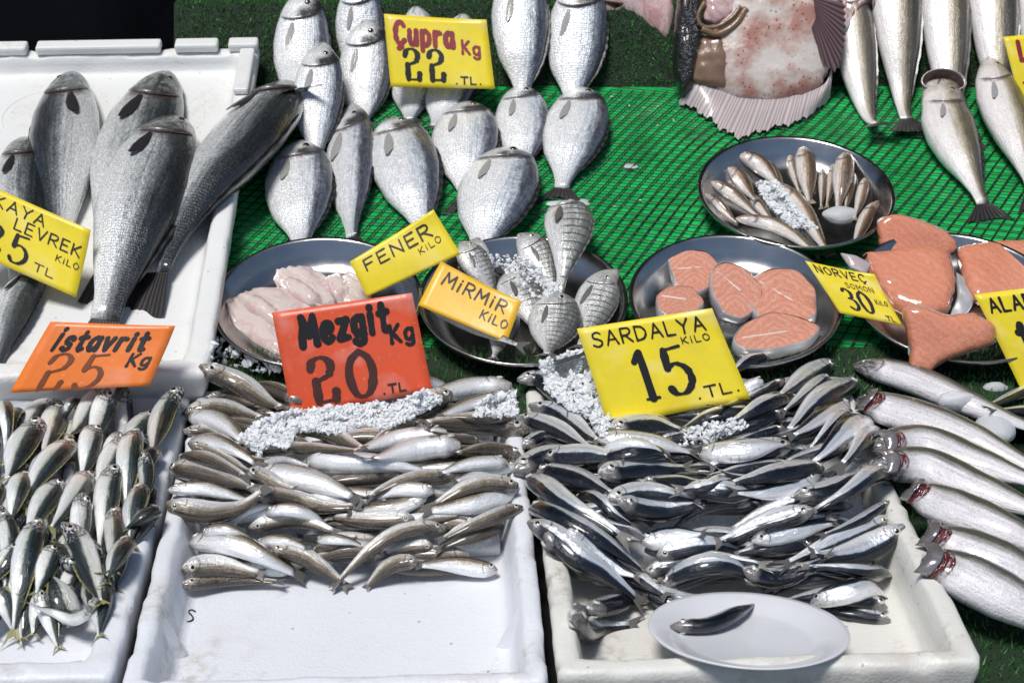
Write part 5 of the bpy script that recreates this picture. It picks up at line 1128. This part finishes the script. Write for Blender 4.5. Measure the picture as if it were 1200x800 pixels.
IS = [((4, 452, 20, 474, 13, 508), 19), ((-2, 478, 9, 505, 2, 540), 21), ((74, 455, 42, 474, 24, 507), 23), ((68, 476, 60, 505, 48, 540), 27), ((48, 498, 24, 526, 4, 568), 29, .3), ((107, 446, 88, 467, 72, 490), 19), ((140, 447, 108, 474, 76, 515), 23), ((186, 442, 154, 466, 116, 500), 19),
 ((178, 448, 162, 481, 145, 522), 27), ((211, 447, 192, 456, 174, 468), 17, .5), ((213, 462, 190, 497, 176, 544), 25), ((85, 520, 50, 555, 16, 602), 27), ((112, 502, 104, 530, 93, 564), 25), ((142, 514, 122, 537, 108, 561), 19), ((148, 525, 128, 553, 110, 586), 25), ((162, 522, 157, 560, 143, 606), 25),
 ((170, 540, 173, 573, 163, 604), 15, .4), ((137, 554, 127, 582, 122, 615, 114, 655), 26), ((104, 556, 90, 586, 52, 628), 27), ((72, 563, 50, 591, 24, 634), 25), ((83, 730, 68, 691, 52, 660), 30, .1), ((135, 607, 137, 646, 132, 690), 23), ((184, 606, 162, 611, 142, 628), 17, .6),
 ((117, 726, 70, 735, 24, 730), 18, .2), ((45, 690, 56, 724, 71, 764), 19, .3), ((86, 676, 78, 650, 62, 628), 22, .2), ((-6, 688, 6, 708, 16, 738), 20, .5), ((2, 598, 12, 640, 4, 700), 22, .4), ((20, 640, 4, 664, -16, 690), 20, .2)]
ISD = [(t[0], t[1], {'roll': t[2]} if len(t) > 2 else {}) for t in IS]
for q_ in ((150, 640, 136, 668, 120, 702), (62, 640, 52, 672, 40, 704), (100, 600, 94, 630, 86, 664), (166, 574, 158, 606, 150, 642), (30, 560, 20, 590, 8, 622), (108, 640, 116, 668, 126, 702), (60, 530, 46, 556, 34, 590), (128, 470, 116, 496, 104, 524)):
    ISD.append((q_, 23, {'roll': -.3}))
for q_ in ISD:
    if q_[0][0] in (117, 83, 45): q_[2]['top'] = -1
ISD.append(((47, 610, 30, 655, 20, 712, 12, 760), 28, {'top': 1, 'roll': .45, 'd': 'r', 'label': 'dark horse mackerel hanging forward, yellow tail on the box floor'}))
ISD.append(((73, 613, 98, 648, 122, 720), 28, {'top': 1, 'roll': .45, 'd': 'l', 'label': 'grey-backed horse mackerel slanting against the right wall of its box'}))
U = []
r_ = random.Random(9)
for yy in range(490, 700, 26):
    for x in range(-10, 190 - int(max(0, yy - 560) * .45), 30):
        U.append((x + r_.uniform(0, 14), yy, x + r_.uniform(-24, 6), yy + r_.uniform(48, 62), r_.uniform(20, 25)))
heap('istavrit', 'horse_mackerel', 'horse mackerel', 7, ISD, 'horse mackerel heaped at the lower left', lambda p: (p[1] + p[-1]), lambda x0, x1, y0, y1: 'r' if y0 < y1 else 'l', (-.35, .05), U, o3, 13, 'horse mackerel buried under other horse mackerel', wmul=1.16, rk=.4)

# pale fish with torn gills on the far right
TR = [((1000, 428, 1060, 452, 1140, 478, 1240, 500), 31, 'topmost pale fish beside the sardines, nearest the salmon dish', 0), ((1004, 462, 1060, 482, 1120, 504, 1240, 548), 39, 'pale gutted fish second from the top', 1), ((1024, 498, 1080, 518, 1140, 536, 1250, 568), 39, 'pale gutted fish third from the top', 1),
      ((1024, 530, 1080, 546, 1140, 566, 1260, 606), 41, 'pale gutted fish in the middle of its row', 1), ((1064, 576, 1116, 592, 1170, 614, 1270, 656), 43, 'pale gutted fish third from the bottom', 1), ((1084, 622, 1130, 640, 1200, 668, 1280, 700), 45, 'pale gutted fish second from the bottom', 1),
      ((1080, 650, 1130, 676, 1190, 704, 1290, 746), 52, 'nearest pale fish with wide open gills beside the box corner', 1)]
A_, B_ = local(o2, XX, YY); m_ = (A_ > .40) & (YY < 1.95) & (YY > 1.30)
hz_ = -.075 + .075 * sstep(1.40, 1.62, YY) ; GH[m_] = np.maximum(GH[m_], np.where(A_ > .43, hz_, -1)[m_]); B0 = GH.copy()
for p, w, lb, g_ in TR: fish('trout', 'gutted_fish', up(*p), w * 1.12, 'u', .42, label=lb, group='pale gutted fish in a row on the far right', gills=bool(g_), norm=np.array([0, 0, 1.0]), sink=.35)
for p, w, lb in (((1250, 452, 1200, 460, 1142, 474), 14, 'slender silver fish above, at the right edge'), ((1260, 478, 1205, 482, 1150, 486), 15, 'slender silver fish below, touching the ice lump')):
    fish('sardine', 'slender_fish', up(*p), w, 'd', .0, label=lb, cat='fish')

# ------------------------------------------------------------------ ice
ICO_V = []; t_ = (1 + 5 ** .5) / 2
for a, b in ((-1, t_), (1, t_), (-1, -t_), (1, -t_)): ICO_V += [(a, b, 0), (0, a, b), (b, 0, a)]
ICO_V = nrm(np.array(ICO_V)); ICO_F = []
dd = np.linalg.norm(ICO_V[:, None] - ICO_V[None], axis=2); e_ = dd[dd > .01].min() * 1.05
for i in range(12):
    for j in range(i + 1, 12):
        for k in range(j + 1, 12):
            if dd[i, j] < e_ and dd[j, k] < e_ and dd[i, k] < e_:
                nn = np.cross(ICO_V[j] - ICO_V[i], ICO_V[k] - ICO_V[i]); ICO_F.append((i, j, k) if nn @ ICO_V[i] > 0 else (i, k, j))
def crushed(name, poly, n, size, label, depth=.0, parent=None):
    xs = [p[0] for p in poly]; ys = [p[1] for p in poly]; V = []; F = []; k = 0; tries = 0
    while k < n and tries < n * 6:
        tries += 1; x = rng.uniform(min(xs), max(xs)); y = rng.uniform(min(ys), max(ys))
        if not inpoly(np.array([x]), np.array([y]), poly)[0]: continue
        h = hit(x, y, 0); s = size * (.45 + 2.3 * rng.uniform() ** 4); v = ICO_V * rng.uniform(.5, 1.3, (12, 1)) * rng.uniform(.45, 1.7, 3) * s; ra_ = rng.uniform(0, 3.1); v = v @ np.array([[math.cos(ra_), 0, math.sin(ra_)], [0, 1, 0], [-math.sin(ra_), 0, math.cos(ra_)]])
        c = h + np.array([0, 0, s * rng.uniform(.0, .5)]); b = len(V); V += list(v + c); F += [tuple(b + i for i in f) for f in ICO_F]; k += 1
        i, j = gi(c[0], c[1]); GH[i, j] = max(GH[i, j], min(c[2] + s * .3, GH[i, j] + depth))
    o = mesh(name, V, F, M['ice'], smooth=False); tag(o, label, 'ice', kind='stuff'); return o
def lump(poly, th, label, seed=1, noise=.004):
    P = np.array(poly); c2 = P.mean(0); c = hit(c2[0], c2[1], .0) - np.array([0, 0, th * .35]); rx, ry = (P.max(0) - P.min(0)) / 2; zc = (c - CAM)[1] * CT - (c - CAM)[2] * ST
    a = rx * zc / FPX; b = max(.5 * a, (ry * zc / FPX - th * .6) / .6); V = []; F = []; na, nb = 22, 14; r_ = np.random.default_rng(seed)
    pl_ = nrm(r_.normal(size=(7, 3)))
    for j in range(nb + 1):
        for i in range(na):
            la = math.pi * (j / nb - .5); lo = 2 * math.pi * i / na; d = np.array([math.cos(la) * math.cos(lo), math.cos(la) * math.sin(lo), math.sin(la)])
            r = min(1.0, min(.80 / max(1e-3, float(d @ q)) for q in pl_)); r *= 1 + .05 * float(vnoise(d[None], 5, seed)[0]); V.append(d * r * np.array([a, b, th]))
    for j in range(nb):
        for i in range(na): F.append((j * na + i, j * na + (i + 1) % na, (j + 1) * na + (i + 1) % na, (j + 1) * na + i))
    o = mesh('ice_lump', V, F, M['clear_ice']); o.location = tuple(c); tag(o, label, 'ice', 'lumps of ice'); return o
crushed('crushed_ice', up(280, 514, 300, 496, 335, 482, 420, 474, 470, 470, 500, 456, 520, 470, 478, 492, 452, 504, 430, 498, 396, 508, 350, 504, 336, 526, 318, 520, 304, 534), 9000, .0014, 'crushed ice heaped below the red sign', .006)
crushed('crushed_ice', up(634, 424, 690, 408, 716, 500, 704, 512, 690, 488, 664, 478, 640, 456), 6000, .0015, 'crushed ice left of the big yellow sign', .006)
crushed('crushed_ice', up(550, 300, 600, 296, 640, 320, 660, 345, 625, 350, 590, 318), 1700, .0014, 'crushed ice among the striped bream', .004)
crushed('crushed_ice', up(884, 214, 910, 212, 930, 240, 960, 268, 930, 268, 900, 240), 1700, .0014, 'crushed ice between the small fish in the top dish', .004)
crushed('crushed_ice', up(800, 502, 860, 490, 880, 500, 832, 518, 796, 524), 420, .0017, 'wet ice crumbs under the right corner of the big yellow sign', .003)
crushed('crushed_ice', up(560, 470, 604, 456, 606, 488, 556, 488), 600, .0017, 'ice crumbs at the back right corner of the whiting box', .003)
crushed('ice_scraps', up(690, 110, 790, 110, 810, 160, 730, 270, 700, 230), 14, .0022, 'scattered ice scraps and scales on the green net', .001)
crushed('ice_scraps', up(250, 392, 330, 430, 330, 440, 246, 430), 120, .0022, 'ice scraps on the dark turf under the fillet dish', .001)
lump(up(960, 248, 972, 236, 996, 236, 1008, 250, 1000, 264, 978, 268), .016, 'smooth white ice lump in the dish of small fish', 3, .001)
lump(up(1098, 456, 1120, 452, 1142, 458, 1144, 474, 1126, 480, 1104, 474), .014, 'grey ice lump on the topmost pale fish', 4)
lump(up(1142, 482, 1160, 474, 1186, 484, 1192, 508, 1168, 526, 1148, 512), .018, 'larger grey ice lump near the right edge', 5)
lump(up(1150, 448, 1164, 442, 1180, 452, 1182, 462, 1156, 464), .012, 'dark wet ice lump in the shade below the salmon', 6)
lump(up(668, 232, 680, 228, 692, 234, 690, 246, 674, 248), .007, 'clear ice chip on the net beside a bream tail', 7, .002)
lump(up(730, 190, 742, 186, 749, 194, 740, 201, 732, 199), .003, 'small white ice flake alone on the net', 8, .001)
lump(up(640, 236, 656, 232, 668, 240, 652, 244), .003, 'thin ice flake above the highest striped bream', 9, .001)

# ------------------------------------------------------------------ price signs
sign('price_sign', up(450, 17, 570, 24, 580, 105, 458, 102), R(28), .03, 'yellow', 'yellow sign among the bream with purple word and 22', texts=[
    ('Çupra', .09, .60, .30, .24, -.02, .56, 'ink_red', False), ('Kg', .73, .50, .19, .20, -.10, .17, 'ink_red', False), ('22', .14, .09, .44, .17, .0, .40, 'ink', True), ('.TL.', .63, .06, .10, .22, .0, .25, 'ink', False)])
sign('price_sign', up(410, 307, 508, 246, 540, 298, 430, 348), R(30), .02, 'yellow', 'tilted yellow card reading FENER over the fillet dish', texts=[
    ('FENER', .12, .58, .27, .15, .0, .74, 'ink', False), ('KiLO', .66, .34, .13, .13, .10, .25, 'ink', False)], depth_at=(440, 352, .025))
sign('price_sign', up(517, 307, 611, 354, 594, 402, 490, 358), R(45), .02, 'amber', 'amber card reading MIRMIR leaning in the striped bream dish', texts=[
    ('MiRMiR', .12, .58, .28, .14, .0, .74, 'ink', False), ('KiLO', .64, .26, .20, .15, .0, .30, 'ink', False)], depth_at=(545, 362, .02))
sign('price_sign', up(319, 366, 483, 343, 507, 458, 343, 488), R(22), .0, 'red', 'red sign with black word and faded 20 behind the whiting', texts=[
    ('Mezgit', .17, .64, .27, .26, .04, .62, 'ink', False), ('Kg', .79, .54, .17, .22, .02, .16, 'ink', False), ('20', .16, .07, .44, .19, .0, .46, 'ink_fade', True), ('.TL', .66, .06, .08, .24, .0, .16, 'ink_fade', False)], depth_at=(425, 474, .0))
sign('price_sign', up(60, 377, 206, 382, 176, 452, 12, 460), R(30), .0, 'orange', 'orange sign with black word and faded 25 above the horse mackerel', texts=[
    ('İstavrit', .13, .60, .28, .24, .0, .70, 'ink', False), ('Kg', .76, .34, .20, .20, .0, .16, 'ink', False), ('25', .15, .0, .54, .14, .0, .46, 'ink_orange', True)], depth_at=(110, 452, .02))
sign('price_sign', up(-44, 203, 107, 270, 90, 349, -66, 280), R(28), .02, 'yellow', 'yellow sign cut off by the left edge among the grey fish', texts=[
    ('KAYA', .28, .76, .16, .14, .0, .38, 'ink', False), ('LEVREK', .46, .56, .16, .14, .0, .50, 'ink', False), ('25', .26, .10, .42, .16, .0, .34, 'ink', True), ('KiLO', .80, .38, .09, .14, .0, .17, 'ink', False), ('TL', .66, .12, .11, .13, .0, .15, 'ink_fade', False)], depth_at=(20, 318, .02))
sign('price_sign', up(676, 385, 834, 361, 879, 467, 713, 499), R(24), .0, 'yellow', 'big yellow sign with 15 standing behind the sardines', texts=[
    ('SARDALYA', .08, .79, .145, .14, .0, .82, 'ink', False), ('KiLO', .70, .68, .07, .16, .0, .20, 'ink', False), ('15', .30, .18, .50, .16, .0, .38, 'ink', True), ('.TL.', .66, .10, .11, .17, .02, .30, 'ink', False)], depth_at=(795, 488, .0))
sign('price_sign', up(943, 306, 1024, 322, 1057, 382, 984, 367), R(35), .02, 'yellow', 'small yellow card with 30 between the two salmon dishes', texts=[
    ('NORVEÇ', .08, .80, .15, .14, .0, .74, 'ink', False), ('SOMON', .42, .60, .10, .12, .0, .42, 'ink_orange', False), ('30', .26, .14, .42, .15, .0, .40, 'ink', True), ('KiLO', .76, .36, .09, .14, .0, .18, 'ink_fade', False), ('.TL', .74, .05, .09, .18, .0, .18, 'ink', False)], depth_at=(1010, 376, .04))
sign('price_sign', up(1141, 345, 1262, 330, 1305, 440, 1197, 458), R(24), .0, 'yellow', 'yellow sign cut off by the right edge below the salmon', texts=[
    ('ALABALIK', .08, .80, .14, .17, .0, .84, 'ink', False), ('10', .22, .22, .44, .16, .0, .30, 'ink', True)], depth_at=(1230, 452, .0))
sign('price_sign', up(1175, 44, 1262, 34, 1282, 106, 1193, 116), R(28), .03, 'yellow', 'yellow sign with a red letter at the top right edge', texts=[
    ('L', .16, .60, .30, .24, .0, .2, 'ink_red', False), ('-', .10, .12, .3, .12, .0, .12, 'ink_red', False)], depth_at=(1215, 112, .03))

# small things
P = np.array([atz(x, y, -.0535) for x, y in up(229, 716, 224, 714, 221, 717, 225, 721, 226, 725, 221, 728, 215, 727)]); P, _ = catmull(P, 24); c = P.mean(0)
V, F = tube_geo(P - c, .0009, 6); o = mesh('wire_hook', V, F, M['wire']); o.location = tuple(c); tag(o, 'tiny S-shaped wire hook on the empty box floor', 'hook')
bb = empty('edge_board', (.66, 1.3, -.16)); tag(bb, 'beige board edge at the bottom right corner', 'board'); abox('board', .44, 1.0, 1.225, 1.262, -.16, -.0979 + .03, M['pale_skirting'], bb)
